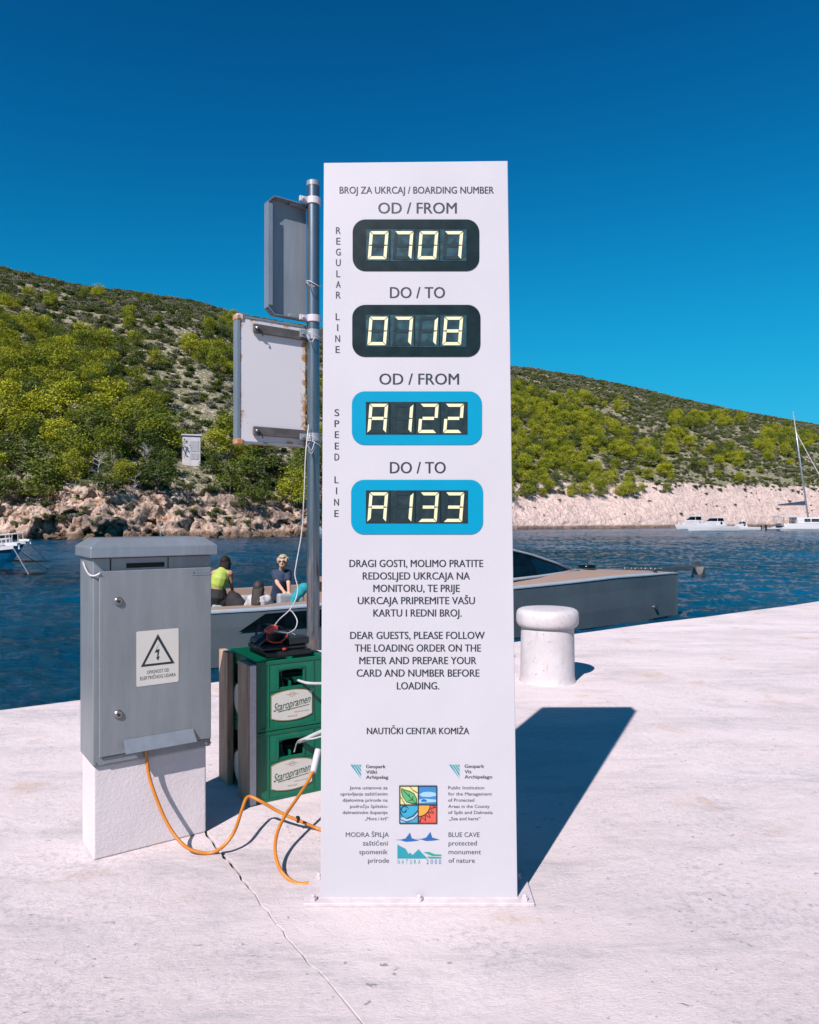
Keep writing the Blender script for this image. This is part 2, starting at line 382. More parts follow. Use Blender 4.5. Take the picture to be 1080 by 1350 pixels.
# text: mesh outlines from Blender's own built-in font
_texts = []
def text_mesh(s, offset=0.0, shear=0.0, align='LEFT', spacing=1.0):
    cu = bpy.data.curves.new('t', 'FONT'); cu.body = s; cu.size = 1.0; cu.offset = offset; cu.shear = shear
    cu.resolution_u = 3; cu.space_character = spacing
    o = bpy.data.objects.new('t', cu); COL.objects.link(o)
    dg = bpy.context.evaluated_depsgraph_get(); dg.update()
    me = bpy.data.meshes.new_from_object(o.evaluated_get(dg))
    v = [tuple(p.co) for p in me.vertices]; f = [tuple(p.vertices) for p in me.polygons]
    bpy.data.objects.remove(o); bpy.data.curves.remove(cu); bpy.data.meshes.remove(me)
    return v, f
_hv, _ = text_mesh('H'); CAPH = max(p[1] for p in _hv)
def text_fit(mb, s, x0, x1, zb, cap, place, offset=-.012, shear=0.0, mi=0, spacing=1.0, bold=0.0):
    """line s with its ink between x0 and x1, baseline zb, capital height cap; place(x, z) -> point"""
    v, f = text_mesh(s, offset, shear, spacing=spacing)
    if not v: return
    a = min(p[0] for p in v); b = max(p[0] for p in v); k = (x1 - x0) / (b - a)
    for j, dx in enumerate((-bold, bold) if bold else (0,)):
        pts = [Vector(place(x0 + dx + (p[0] - a) * k, zb + p[1] * cap / CAPH)) - Vector((0, .0001 * j, 0)) for p in v]; mb.add(pts, f, mi)
# ------------------------------------------------------------------ quay (two cast slabs with a cracked joint between)
QA = math.atan2(6.1, 8.57); U = Vector((math.cos(QA), math.sin(QA), 0)); V = Vector((-math.sin(QA), math.cos(QA), 0))
E0 = Vector((-2.57, 4.57, 0))
def edge_wob(a): return .012 * math.sin(a * 3.1) + .02 * math.sin(a * 1.13 + 1)
quay = MB()
p = [E0 + U * -35 - V * .02, E0 + U * 60 - V * .02, E0 + U * 60 - V * 22, E0 + U * -35 - V * 22]
quay.add([(q.x, q.y, z) for z in (-4, -.10) for q in p], [(3, 2, 1, 0), (4, 5, 6, 7), (0, 1, 5, 4), (1, 2, 6, 5), (2, 3, 7, 6), (3, 0, 4, 7)])
quay = quay.build('quay', M['quay']); tag(quay, kind='structure')
G0 = gnd(272, 1097); G1 = gnd(298, 1130); G2 = gnd(335, 1177); G3 = gnd(385, 1245); G4 = gnd(430, 1292)
jd = (G4 - G0).normalized()
# far end of the joint on the quay edge
tfar = ((E0 - G0).dot(V)) / (-jd.dot(V))
jp = [G0 - jd * tfar] + [G0 - jd * tfar * k / 6 for k in range(5, 0, -1)] + [G0]
key = [G0, G1, G2, G3, G4]
for a, b in zip(key[:-1], key[1:]):
    for k in range(1, 9):
        q = a.lerp(b, k / 8) + Vector((random.uniform(-1, 1), random.uniform(-1, 1), 0)) * .006
        jp.append(q)
last = jp[-1]
for k in range(1, 40): jp.append(last + jd * .45 * k + Vector((random.uniform(-.01, .01), 0, 0)))
wv = [random.uniform(.0022, .0070) if 6 <= k < 22 else random.uniform(.0010, .0028) for k in range(len(jp))]
side = Vector((jd.y, -jd.x, 0))
if side.dot(U) < 0: side = -side
def slab(jpts, sgn, far):
    pts = [q + side * sgn * w for q, w in zip(jpts, wv)]
    a_end = (pts[0] - E0).dot(U)
    edge = [E0 + U * a + V * edge_wob(a) for a in np.linspace(far, a_end, 60)]
    out = edge[:-1] + pts
    e2 = out[-1]; e3 = E0 + U * far + V * -22
    out = [o for o in out if (o - E0).dot(V) > -21.9] + [E0 + U * ((e2 - E0).dot(U)) - V * 21.99, e3]
    poly = [(o.x, o.y) for o in out]
    if sum((poly[i - 1][0] * poly[i][1] - poly[i][0] * poly[i - 1][1]) for i in range(len(poly))) < 0: poly = poly[::-1]
    mb = MB(); mb.prism(poly, -.12, 0, axis='z')
    o = mb.build('slab', M['quay'], quay)
    b = o.modifiers.new('bevel', 'BEVEL'); b.width = .0015; b.segments = 1; b.limit_method = 'ANGLE'; b.angle_limit = R(70)
    return o
s1 = slab(jp, -1, -35); s2 = slab(jp, 1, 60)
jf = MB(); jf.add([tuple(q + side * k * .03 + Vector((0, 0, z))) for q in jp for k, z in ((-1, -.014), (1, -.014))], [(2 * a, 2 * a + 1, 2 * a + 3, 2 * a + 2) for a in range(len(jp) - 1)])
jf = jf.build('joint_filler', M['dark'], quay)

# sea

# ------------------------------------------------------------------ noise in numpy
_perm = rng.permutation(4096); _val = rng.random(4096) * 2 - 1
def vnoise(x, y, z):
    xi = np.floor(x).astype(int); yi = np.floor(y).astype(int); zi = np.floor(z).astype(int)
    fx = x - xi; fy = y - yi; fz = z - zi
    sx = fx * fx * (3 - 2 * fx); sy = fy * fy * (3 - 2 * fy); sz = fz * fz * (3 - 2 * fz)
    def h(a, b, c): return _val[_perm[(_perm[(_perm[a & 4095] + b) & 4095] + c) & 4095]]
    def L(a, b, t): return a + (b - a) * t
    return L(L(L(h(xi, yi, zi), h(xi + 1, yi, zi), sx), L(h(xi, yi + 1, zi), h(xi + 1, yi + 1, zi), sx), sy),
             L(L(h(xi, yi, zi + 1), h(xi + 1, yi, zi + 1), sx), L(h(xi, yi + 1, zi + 1), h(xi + 1, yi + 1, zi + 1), sx), sy), sz)
def fbm(x, y, z, o=4, ridged=False):
    t = 0; a = 1; s = 0
    for k in range(o):
        n = vnoise(x * 2 ** k + 17 * k, y * 2 ** k, z * 2 ** k)
        if ridged: n = 1 - 2 * np.abs(n)
        t = t + n * a; s += a; a *= .5
    return t / s

# the bay: real wavelets out to the far shore, a calm sheet beyond
WZ = -1.1
az = np.radians(np.concatenate([np.linspace(-75, -33, 130)[:-1], np.linspace(-33, 33, 900), np.linspace(33, 75, 130)[1:]])); rr = 3.0 * np.exp(np.linspace(0, math.log(430 / 3.0), 620))
wx_ = np.sin(az)[:, None] * rr[None]; wy_ = np.cos(az)[:, None] * rr[None]; zz = np.zeros_like(wx_)
ww = fbm(wx_ / 14, wy_ / 14, zz, 2) * 1.2; ux = wx_ * .94 + wy_ * .34 + ww; uy = wy_ * .94 - wx_ * .34 + ww
hz_ = .060 * fbm(ux / 1.9, uy / 1.1, zz, 2) + .048 * fbm(ux / .8, uy / .5, zz + 5, 2, True) + .016 * np.clip(1 - rr / 60, 0, 1) * vnoise(ux / .34, uy / .22, zz + 9)
gust = .65 + .6 * np.clip(.5 + fbm(wx_ / 30, wy_ / 12, zz + 3, 3), 0, 1); hz_ = hz_ * gust
nr = len(rr); wi = np.arange(len(az) * nr).reshape(len(az), nr)
wf = np.stack([wi[:-1, :-1], wi[:-1, 1:], wi[1:, 1:], wi[1:, :-1]], -1).reshape(-1, 4)[:, ::-1]
wv2 = np.stack([wx_, wy_, WZ + hz_], -1).reshape(-1, 3)
nb = len(wv2); wv2 = np.concatenate([wv2, np.array([(-3000, -800, WZ - .3), (3000, -800, WZ - .3), (3000, 4500, WZ - .3), (-3000, 4500, WZ - .3)])])
wf = np.concatenate([wf, np.array([[nb, nb + 1, nb + 2, nb + 3]])])
SEA = (wv2, wf)

# ------------------------------------------------------------------ hills round the bay
shore = np.array([(-900, 52), (-500, 62), (-200, 78), (0, 86), (60, 84), (110, 83), (200, 87), (300, 92), (400, 102), (540, 138), (680, 172), (880, 203), (1080, 250), (1400, 330), (1900, 460)], float)
ridge = np.array([(-900, 170, 230), (-500, 215, 270), (-200, 250, 312), (0, 262, 355), (60, 270, 369), (120, 280, 383), (170, 288, 387), (220, 298, 395), (265, 308, 403), (310, 320, 416), (420, 345, 436), (540, 375, 459), (676, 415, 484), (760, 440, 497), (860, 465, 518), (960, 495, 541), (1080, 530, 562), (1400, 640, 612), (1900, 800, 650)], float)
us = np.concatenate([np.arange(-900, -60, 20), np.arange(-60, 1140, 2.6), np.arange(1140, 1900, 20)])
ts = np.concatenate([np.linspace(-.8, 0, 3)[:-1], np.linspace(0, 18, 66)[:-1], 18 + np.linspace(0, 1, 190) ** 1.0 * 1000])   # metres, the last part is a fraction
nv = len(ts); k_cl = 2 + 65
sd = np.interp(us, shore[:, 0], shore[:, 1]); rd = np.interp(us, ridge[:, 0], ridge[:, 1]); ry = np.interp(us, ridge[:, 0], ridge[:, 2])
def smooth1(a, n=9): return np.convolve(np.pad(a, n // 2, mode='edge'), np.ones(n) / n, 'valid')
sd = smooth1(sd, 15); rd = smooth1(rd, 15); ry = smooth1(ry, 9)
rel = (us - 540) / F
clH = np.interp(us, [-200, 0, 120, 250, 330, 420, 560, 680, 900, 1080, 1400], [5.0, 4.6, 5.2, 5.0, 4.4, 6, 9, 10.2, 12.0, 13.5, 15])
clW = np.interp(us, [0, 330, 560, 680, 1080], [7.5, 7.5, 13, 16, 17.5])
D = np.zeros((len(us), nv)); Z = np.zeros((len(us), nv)); T = np.zeros((len(us), nv))
rz = CH + (HZ - ry) * rd / F
tail = 1.22
for i in range(len(us)):
    W_ = (rd[i] - sd[i]); t = ts.copy()
    fr = (ts[k_cl:] - 18) / 1000; t[k_cl:] = 18 + fr * (W_ * tail - 18)
    T[i] = t; D[i] = sd[i] + t
    c = np.clip(t / clW[i], 0, 1); cl = clH[i] * (c ** .75)
    s = np.clip((t - clW[i] * .8) / (W_ - clW[i] * .8), 0, 1.6)
    body = (rz[i] - WZ - clH[i]) * np.where(s <= 1, (1.28 * s - .28 * s * s) if us[i] < 500 else (1.35 * s - .35 * s * s), 1 - (s - 1) * .9)
    Z[i] = WZ + cl + body + np.where(t < 0, t * 1.5, 0)
X = rel[:, None] * D; Y = D.copy()
# relief
inl = np.clip(T / 12, 0, 1); 
x0_, y0_, z0_ = X.copy(), Y.copy(), Z.copy()
big = fbm(x0_ / 28, y0_ / 28, z0_ / 28, 4)
fade = np.clip(T / 40, 0, 1) * np.clip((rd[:, None] * 1.0 - D) / 60, .12, 1)
Z += big * 3.2 * fade
cliff = np.clip(1.25 - T / (clW[:, None] * 1.6), 0, 1) * np.clip((T + .8) / .8, 0, 1)
rough = np.where(us < 480, 1.0, .32)[:, None]
r1 = fbm(x0_ / 6.5, y0_ / 6.5, z0_ / 4.5, 5, True); r2 = fbm(x0_ / 1.9, y0_ / 1.9, z0_ / 1.6, 4, True)
r0 = fbm(x0_ / 19, y0_ / 19, z0_ / 19, 3); r3 = fbm(x0_ / .75, y0_ / .75, z0_ / .5, 2)
def cells(x, y, z):
    xi, yi, zi = np.floor(x).astype(int), np.floor(y).astype(int), np.floor(z).astype(int); best = np.full(x.shape, 9.); second = best.copy(); val = np.zeros(x.shape)
    for a in (-1, 0, 1):
        for b in (-1, 0, 1):
            for c in (-1, 0, 1):
                h = _perm[(_perm[(_perm[(xi + a) & 4095] + yi + b) & 4095] + zi + c) & 4095]
                dd = (xi + a + _val[h] * .4 + .5 - x) ** 2 + (yi + b + _val[(h * 7 + 3) & 4095] * .4 + .5 - y) ** 2 + (zi + c + _val[(h * 13 + 5) & 4095] * .4 + .5 - z) ** 2
                m = dd < best; second = np.where(m, best, np.minimum(second, dd)); val = np.where(m, _val[(h * 3 + 11) & 4095], val); best = np.minimum(best, dd)
    return val, np.clip((np.sqrt(second) - np.sqrt(best)) * 4, 0, 1)
wx = x0_ + fbm(x0_ / 3, y0_ / 3, z0_ / 3, 3) * 1.4; wz = z0_ + fbm(x0_ / 3 + 9, y0_ / 3, z0_ / 3, 3) * 1.0
wx = wx + wz * .5
v1, e1 = cells(wx / 2.3, y0_ / 3.0, wz / 4.2); v2, e2 = cells(wx / .9, y0_ / 1.2, wz / 1.3)
blocks = v1 * 1.5 + (e1 - 1) * .6 + v2 * .36 + (e2 - 1) * .22
push = blocks * cliff * np.where(us < 480, 1.0, .18)[:, None] + (r1 * 1.3 + r2 * .8 + r0 * 5.0 + r3 * .55) * cliff * rough
Y -= push; X -= push * rel[:, None] * .6; Z += (r1 * .55 + r2 * .35 + v2 * .2) * cliff * rough * np.clip(T / 2, 0, 1)
small = fbm(x0_ / 3.2, y0_ / 3.2, z0_ / 3.2, 4)
Z += small * .45 * np.clip(T / 15, 0, 1)
PXg = 540 + X / Y * F; PYg = HZ - (Z - CH) / Y * F
# how much soil and scrub the ground carries
veg = np.clip((T - clW[:, None] * .85) / (clW[:, None] * .35), 0, 1) + .25 * r0
hill = MB.__new__(MB)
nu = len(us); idx = np.arange(nu * nv).reshape(nu, nv)
faces = np.stack([idx[:-1, :-1], idx[1:, :-1], idx[1:, 1:], idx[:-1, 1:]], -1).reshape(-1, 4)
def np_mesh(name, co, quads, mats, parent=None, smooth=False, attrs=None, mi=None):
    me = bpy.data.meshes.new(name); n = len(co); q = len(quads); kk = quads.shape[1]
    me.vertices.add(n); me.vertices.foreach_set('co', np.ascontiguousarray(co, dtype=np.float32).ravel())
    me.loops.add(q * kk); me.loops.foreach_set('vertex_index', np.ascontiguousarray(quads, dtype=np.int32).ravel())
    me.polygons.add(q); me.polygons.foreach_set('loop_start', np.arange(0, q * kk, kk, dtype=np.int32))
    if smooth: me.polygons.foreach_set('use_smooth', np.ones(q, bool))
    for m in mats: me.materials.append(m)
    if mi is not None: me.polygons.foreach_set('material_index', mi.astype(np.int32))
    me.update(calc_edges=True)
    for nm, arr in (attrs or {}).items():
        a = me.attributes.new(nm, 'FLOAT', 'POINT'); a.data.foreach_set('value', arr.astype(np.float32).ravel())
    if name is None: return me
    o = bpy.data.objects.new(name, me); COL.objects.link(o)
    if parent is not None: o.parent = parent
    return o
tag(np_mesh('sea', SEA[0], SEA[1], [M['water']], smooth=True), kind='structure')
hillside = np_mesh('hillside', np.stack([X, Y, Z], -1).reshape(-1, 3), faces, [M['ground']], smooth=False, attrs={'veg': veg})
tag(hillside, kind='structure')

# ------------------------------------------------------------------ vegetation
def leaf_cloud(pads, leaf, n_per, jitter=1.0, up=.35):
    """leaf-sized quads scattered in flattened clumps (cx,cy,cz,rx,rz)"""
    P = []; TN = []
    for (cx, cy, cz, rx, rz_) in pads:
        n = int(n_per * rx * rx); d = rng.normal(size=(n, 3)); d /= np.linalg.norm(d, axis=1)[:, None]
        rr = rng.random(n) ** .30
        lump = 1 + .30 * vnoise(d[:, 0] * 2.3 + cx * 3, d[:, 1] * 2.3 + cy * 3, d[:, 2] * 2.3 + cz)
        P.append(np.stack([cx + d[:, 0] * rx * rr * lump, cy + d[:, 1] * rx * rr * lump, cz + d[:, 2] * rz_ * rr * lump], -1))
        TN.append(np.full(n, rng.random()) * .6 + rng.random(n) * .4)
    P = np.concatenate(P); TN = np.concatenate(TN); n = len(P)
    a = rng.normal(size=(n, 3)); a[:, 2] *= .5; a /= np.linalg.norm(a, axis=1)[:, None]
    b = rng.normal(size=(n, 3)); b -= a * (a * b).sum(1)[:, None]; b /= np.linalg.norm(b, axis=1)[:, None]
    s = leaf * (.6 + .8 * rng.random(n))[:, None]
    co = np.stack([P - a * s, P - b * s * .45, P + a * s, P + b * s * .45], 1).reshape(-1, 3)
    return co, np.arange(4 * n).reshape(-1, 4), np.repeat(TN, 4)
def pine_pads(h, rad, n, flat=.62):
    pads = [(0, 0, h * .80, rad * .60, rad * .50), (0, 0, h * .42, rad * .75, rad * .5)]
    for k in range(n):
        a = 2 * math.pi * (k * .618) + random.uniform(-.3, .3); lv = random.random()
        rr = rad * (.95 - .55 * lv) * random.uniform(.7, 1.05); pr = rad * random.uniform(.26, .46)
        pads.append((rr * math.cos(a), rr * math.sin(a), h * (.22 + .62 * lv), pr, pr * flat))
    return pads
PROTO = []
for k in range(6):
    h = 1.0; rad = [.52, .60, .46, .56, .66, .5][k]; pads = pine_pads(1.0, rad, [9, 11, 8, 12, 12, 10][k])
    co, q, tn = leaf_cloud(pads, .030, 3600)
    cm = np_mesh('crown', co, q, [M['leafA'] if k % 3 != 2 else M['leafD']], attrs={'tone': tn})
    tb = MB()
    lean = random.uniform(-.12, .12); top = Vector((lean, lean * .5, .84))
    mid = Vector((lean * .2 + .03, .02, .42))
    tr = spline([(0, 0, -.12), (0.01, 0, .15), mid, top], 4)
    tb.tube(tr, 1, 6, taper=[.030 - .022 * i / (len(tr) - 1) for i in range(len(tr))])
    for p_ in pads[1:]:
        z_ = max(.25, p_[2] - .22); base = Vector((lean * z_ * .6, 0, z_)); e = Vector(p_[:3])
        tb.tube([base, base.lerp(e, .5) + Vector((0, 0, .03)), e], 1, 4, taper=[.011, .008, .004])
    tm = tb.build('trunk', M['trunk'])
    for o in (cm, tm): COL.objects.unlink(o)
    PROTO.append((cm.data, tm.data))
# candidates spread over the hillside
def cell_area():
    ax = np.diff(X, axis=0)[:, :-1]; ay = np.diff(Y, axis=1)[:-1]
    return np.abs(ax * ay)
A = cell_area(); A[:, :4] = 0
A[D[:-1, :-1] > rd[:-1, None] * 1.04] = 0
A[(us[:-1] < -160) | (us[:-1] > 1240)] = 0
CA = np.cumsum(A.ravel()); CA /= CA[-1]
def sample(n):
    k = np.searchsorted(CA, rng.random(n)); i, j = np.unravel_index(k, A.shape); a, b = rng.random(n), rng.random(n)
    def g(G): return (G[i, j] * (1 - a) + G[i + 1, j] * a) * (1 - b) + (G[i, j + 1] * (1 - a) + G[i + 1, j + 1] * a) * b
    return g(X), g(Y), g(Z), g(T), g(np.repeat(clW[:, None], nv, 1))
def ell(px, py, cx, cy, rx, ry, soft=.5):
    r = np.sqrt(((px - cx) / rx) ** 2 + ((py - cy) / ry) ** 2); return np.clip((1 + soft - r) / soft / 1.0, 0, 1)
def pine_density(px, py, x, y, z, t, cw):
    n = fbm(x / 17, y / 17, z / 17, 3)
    d = np.zeros_like(px)
    # near headland: thick wood low down, thinning towards the crest
    line = np.interp(px, [-200, 0, 60, 120, 200, 260, 330, 430], [395, 420, 440, 480, 520, 570, 595, 605])
    L = 1.0 * np.clip((py - line) / 50 + .5, 0, 1) ** 1.5
    L = np.maximum(L, .35 * ell(px, py, 300, 465, 45, 30)); L = np.maximum(L, .10 * ell(px, py, 185, 455, 60, 35))
    L = np.maximum(L, .03 * ell(px, py, 90, 420, 110, 28))
    L *= 1 - .80 * ell(px, py, 245, 530, 45, 45, .35); L *= 1 - .8 * ell(px, py, 150, 405, 40, 10)
    L *= 1 - .7 * ell(px, py, 215, 440, 30, 26, .3)
    L = np.maximum(L, ell(px, py, 200, 533, 26, 12)); 
    L = np.maximum(L, .8 * ell(px, py, 375, 625, 65, 25))
    west = np.clip((450 - px) / 30, 0, 1)
    # far hill: thick to the left, single pines to the right
    lim = np.interp(px, [440, 680, 780, 860, 940, 1100], [520, 512, 545, 585, 600, 640])
    Rr = np.clip((py - lim) / 22 + .2, 0, 1) * np.interp(px, [680, 760, 820, 880, 960, 1080], [.8, .62, .30, .06, .012, .01])
    for c in ((905, 560, 32, 10), (895, 585, 22, 12), (1035, 590, 34, 22), (960, 555, 26, 7), (950, 610, 30, 14), (765, 545, 60, 18)): Rr = np.maximum(Rr, .10 * ell(px, py, *c, .25))
    d = L * west + Rr * (1 - west)
    d *= np.clip((t - cw * .55) / 3, 0, 1)
    return np.clip(d * (1 + 1.1 * n), 0, 1)
def thin(x, y, r):
    keep = []; cell = {}
    for k in range(len(x)):
        rr = r[k]; c = (int(x[k] // 6), int(y[k] // 6)); ok = True
        for a in (-1, 0, 1):
            for b in (-1, 0, 1):
                for m in cell.get((c[0] + a, c[1] + b), ()):
                    if (x[k] - x[m]) ** 2 + (y[k] - y[m]) ** 2 < (rr + r[m]) ** 2 * .25: ok = False; break
                if not ok: break
            if not ok: break
        if ok: keep.append(k); cell.setdefault(c, []).append(k)
    return np.array(keep)
cx_, cy_, cz_, ct_, cw_ = sample(34000)
px_ = 540 + cx_ / cy_ * F; py_ = HZ - (cz_ - CH) / cy_ * F
dens = pine_density(px_, py_, cx_, cy_, cz_, ct_, cw_)
ok = rng.random(len(cx_)) < dens
HUTP = (253, 612)
ok &= ~((np.abs(px_ - 253) < 25) & (py_ > 575) & (py_ < 668))
cx_, cy_, cz_, ct_, px_, py_ = [a[ok] for a in (cx_, cy_, cz_, ct_, px_, py_)]
hgt = np.where(px_ < 450, np.interp(ct_, [0, 20, 80, 200], [4.7, 5.0, 3.7, 2.4]), np.interp(ct_, [0, 30, 150, 300], [3.2, 4.0, 3.6, 2.5])) * (.6 + .7 * rng.random(len(cx_)))
keep = thin(cx_, cy_, hgt * .60)
cx_, cy_, cz_, ct_, px_, py_, hgt = [a[keep] for a in (cx_, cy_, cz_, ct_, px_, py_, hgt)]
hidden = ((px_ > 432) & (px_ < 668)) | (px_ < -60) | (px_ > 1140)
size = hgt / cy_ * np.where(hidden, .01, 1)
order = np.argsort(-size)
NT = 290
def copy_tree(parts, loc, rz_, s, sz, label, group):
    r = empty('pine_tree', loc, rz_); r.scale = (s, s, sz)
    for nm, me in parts:
        o = bpy.data.objects.new(nm, me); COL.objects.link(o); o.parent = r
    tag(r, label, 'pine tree', group); return r
for k in order[:NT]:
    v = int(rng.integers(0, 6)); v = (2 if rng.random() < .5 else 5) if (px_[k] < 450 and rng.random() < (.65 if py_[k] > 600 else .12)) else v; v = v if (px_[k] < 450 or v % 3 != 2 or rng.random() < .6) else 0  # more dark-needled pines low on the near headland: wood shade put in by colour
    if px_[k] < 450:
        row = 'low down, above the ochre rocks' if py_[k] > 610 else ('on the middle slope' if py_[k] > 520 else 'on the upper slope')
        colm = 'at the left edge of the headland' if px_[k] < 70 else ('above the left half of the cabinet' if px_[k] < 165 else ('left of the concrete hut' if px_[k] < 240 else 'between the hut and the steel pole'))
        lab = 'bushy green pine %s, %s' % (row, colm); grp = 'pines on the near headland, %s, %s' % (row, colm)
    else:
        row = 'just above the pale shore rocks' if py_[k] > 610 else ('on the middle of the far slope' if py_[k] > 560 else 'high on the far slope')
        colm = 'hidden behind the totem' if px_[k] < 675 else ('next to the totem' if px_[k] < 770 else ('above the yacht bow' if px_[k] < 890 else ('above the white motorboats' if px_[k] < 1000 else 'behind the catamaran mast')))
        lab = 'yellow green pine %s, %s' % (row, colm); grp = 'far pines %s, %s' % (row, colm)
    copy_tree((('crown', PROTO[v][0]), ('trunk', PROTO[v][1])), (cx_[k], cy_[k], cz_[k] - .15), random.uniform(0, 6.28), hgt[k] * random.uniform(.95, 1.25), hgt[k], lab, grp)
# the rest of the wood, and the scrub, as stuff (leaf clumps instanced on points)
def scatter(name, pts, rots, scls, which, protos, label, cat):
    me = bpy.data.meshes.new(name); me.from_pydata([tuple(p) for p in pts], [], [])
    for nm, arr in (('rz', rots), ('sc', scls), ('kind_id', which)):
        a = me.attributes.new(nm, 'FLOAT', 'POINT'); a.data.foreach_set('value', np.asarray(arr, dtype=np.float32))
    o = bpy.data.objects.new(name, me); COL.objects.link(o)
    ng = bpy.data.node_groups.new(name, 'GeometryNodeTree')
    ng.interface.new_socket('Geometry', in_out='INPUT', socket_type='NodeSocketGeometry'); ng.interface.new_socket('Geometry', in_out='OUTPUT', socket_type='NodeSocketGeometry')
    gi = ng.nodes.new('NodeGroupInput'); go = ng.nodes.new('NodeGroupOutput'); jn = ng.nodes.new('GeometryNodeJoinGeometry')
    def attr(n):
        a = ng.nodes.new('GeometryNodeInputNamedAttribute'); a.data_type = 'FLOAT'; a.inputs[0].default_value = n; return a.outputs[0]
    cb = ng.nodes.new('ShaderNodeCombineXYZ'); ng.links.new(attr('rz'), cb.inputs[2]); cs = ng.nodes.new('ShaderNodeCombineXYZ')
    s_ = attr('sc')
    for q in range(3): ng.links.new(s_, cs.inputs[q])
    er = ng.nodes.new('FunctionNodeEulerToRotation'); ng.links.new(cb.outputs[0], er.inputs[0])
    for i, pm in enumerate(protos):
        cmp = ng.nodes.new('FunctionNodeCompare'); cmp.data_type = 'FLOAT'; cmp.operation = 'EQUAL'; cmp.inputs['B'].default_value = i; cmp.inputs['Epsilon'].default_value = .3
        ng.links.new(attr('kind_id'), cmp.inputs['A'])
        ob = ng.nodes.new('GeometryNodeObjectInfo'); ob.inputs[0].default_value = pm; ob.transform_space = 'ORIGINAL'
        ip = ng.nodes.new('GeometryNodeInstanceOnPoints')
        ng.links.new(gi.outputs[0], ip.inputs['Points']); ng.links.new(cmp.outputs['Result'], ip.inputs['Selection'])
        ng.links.new(ob.outputs['Geometry'], ip.inputs['Instance']); ng.links.new(er.outputs[0], ip.inputs['Rotation']); ng.links.new(cs.outputs[0], ip.inputs['Scale'])
        ng.links.new(ip.outputs[0], jn.inputs[0])
    ng.links.new(jn.outputs[0], go.inputs[0])
    m = o.modifiers.new('scatter', 'NODES'); m.node_group = ng
    tag(o, label, cat, kind='stuff'); return o
def mesh_holder(me):       # unlinked object that only carries a mesh for the scatter
    return bpy.data.objects.new(me.name, me)
tree_prot = [mesh_holder(PROTO[v][0]) for v in range(6)]
rest = order[NT:]
wk = rng.integers(0, 6, len(rest)); wk = np.where((px_[rest] > 450) & (wk == 2), 1, wk)
scatter('pine_wood', np.stack([cx_[rest], cy_[rest], cz_[rest] - .1], -1), rng.random(len(rest)) * 6.28, hgt[rest] * (.95 + .3 * rng.random(len(rest))), wk, tree_prot,
        'dense wood of small pines covering the upper slopes of both hillsides', 'pine wood')
shr = []
for k in range(4):
    pads = [(random.uniform(-.3, .3), random.uniform(-.3, .3), random.uniform(.15, .42), random.uniform(.26, .42), random.uniform(.2, .32)) for _ in range(4)]
    co, q, tn = leaf_cloud(pads, .075, 900)
    o = np_mesh('scrub_clump', co, q, [(M['leafB'], M['leafD'], M['leafB'], M['leafC'])[k]], attrs={'tone': tn}); COL.objects.unlink(o); shr.append(o)
sx_, sy_, sz_, st_, sw_ = sample(60000)
spx = 540 + sx_ / sy_ * F; spy = HZ - (sz_ - CH) / sy_ * F
sn = fbm(sx_ / 9, sy_ / 9, sz_ / 9, 3); wst = spx < 450
dn = np.clip((st_ - sw_ * .78) / 2.5, 0, 1) * np.clip(np.where(wst, 1.05, .62) + 1.2 * sn, .10, 1)
dn = np.where((st_ < sw_) & (st_ > sw_ * .18), np.maximum(dn, np.where(wst, np.clip(.62 + 1.3 * sn, .1, .98), .05)), dn)
dn *= 1 - .20 * ell(spx, spy, 240, 530, 50, 45, .35) * wst
ok = (rng.random(len(sx_)) < dn * .9) & ~((np.abs(spx - 253) < 15) & (spy > 580) & (spy < 625))
sx_, sy_, sz_, st_, wst = [a[ok] for a in (sx_, sy_, sz_, st_, wst)]
ssc = np.interp(st_, [0, 30, 200], [1.0, 1.7, 2.1]) * (.45 + .9 * rng.random(len(sx_)) ** 1.5)
scatter('hillside_scrub', np.stack([sx_, sy_, sz_ - .05], -1), rng.random(len(sx_)) * 6.28, ssc, rng.integers(0, 4, len(sx_)), shr,
        'low dark green and grey scrub spread over both rocky hillsides', 'scrub')
print('TREES', len(order), 'SHRUBS', len(sx_))
# hut on the near slope
def on_hill(px, py):
    k = np.argmin((PXg - px) ** 2 + (PYg - py) ** 2 + (T > 120) * 1e6); i, j = np.unravel_index(k, PXg.shape); return Vector((X[i, j], Y[i, j], Z[i, j]))
hp = on_hill(*HUTP); sc_ = hp.y / F
hut = empty('concrete_hut', hp - Vector((0, 0, .4)), R(22)); tag(hut, 'small tall pale grey concrete hut standing on the pine slope', 'hut')
b = MB(); b.box(-11 * sc_, 11 * sc_, -9 * sc_, 9 * sc_, 0, 36 * sc_ + .4); b.build('wall', M['hut'], hut, bevel=.03)
b = MB(); b.box(-12.5 * sc_, 12.5 * sc_, -10.5 * sc_, 10.5 * sc_, 36 * sc_ + .41, 38 * sc_ + .4); b.build('roof', M['hut'], hut, bevel=.03)
b = MB(); b.box(-2 * sc_, 9 * sc_, -9.4 * sc_, -9.01 * sc_, 1, 17 * sc_); b.build('door', M['hutd'], hut)
b = MB(); b.box(-2 * sc_, 9 * sc_, -9.4 * sc_, -9.01 * sc_, 19 * sc_, 33 * sc_); b.build('panel', M['hutd'], hut)
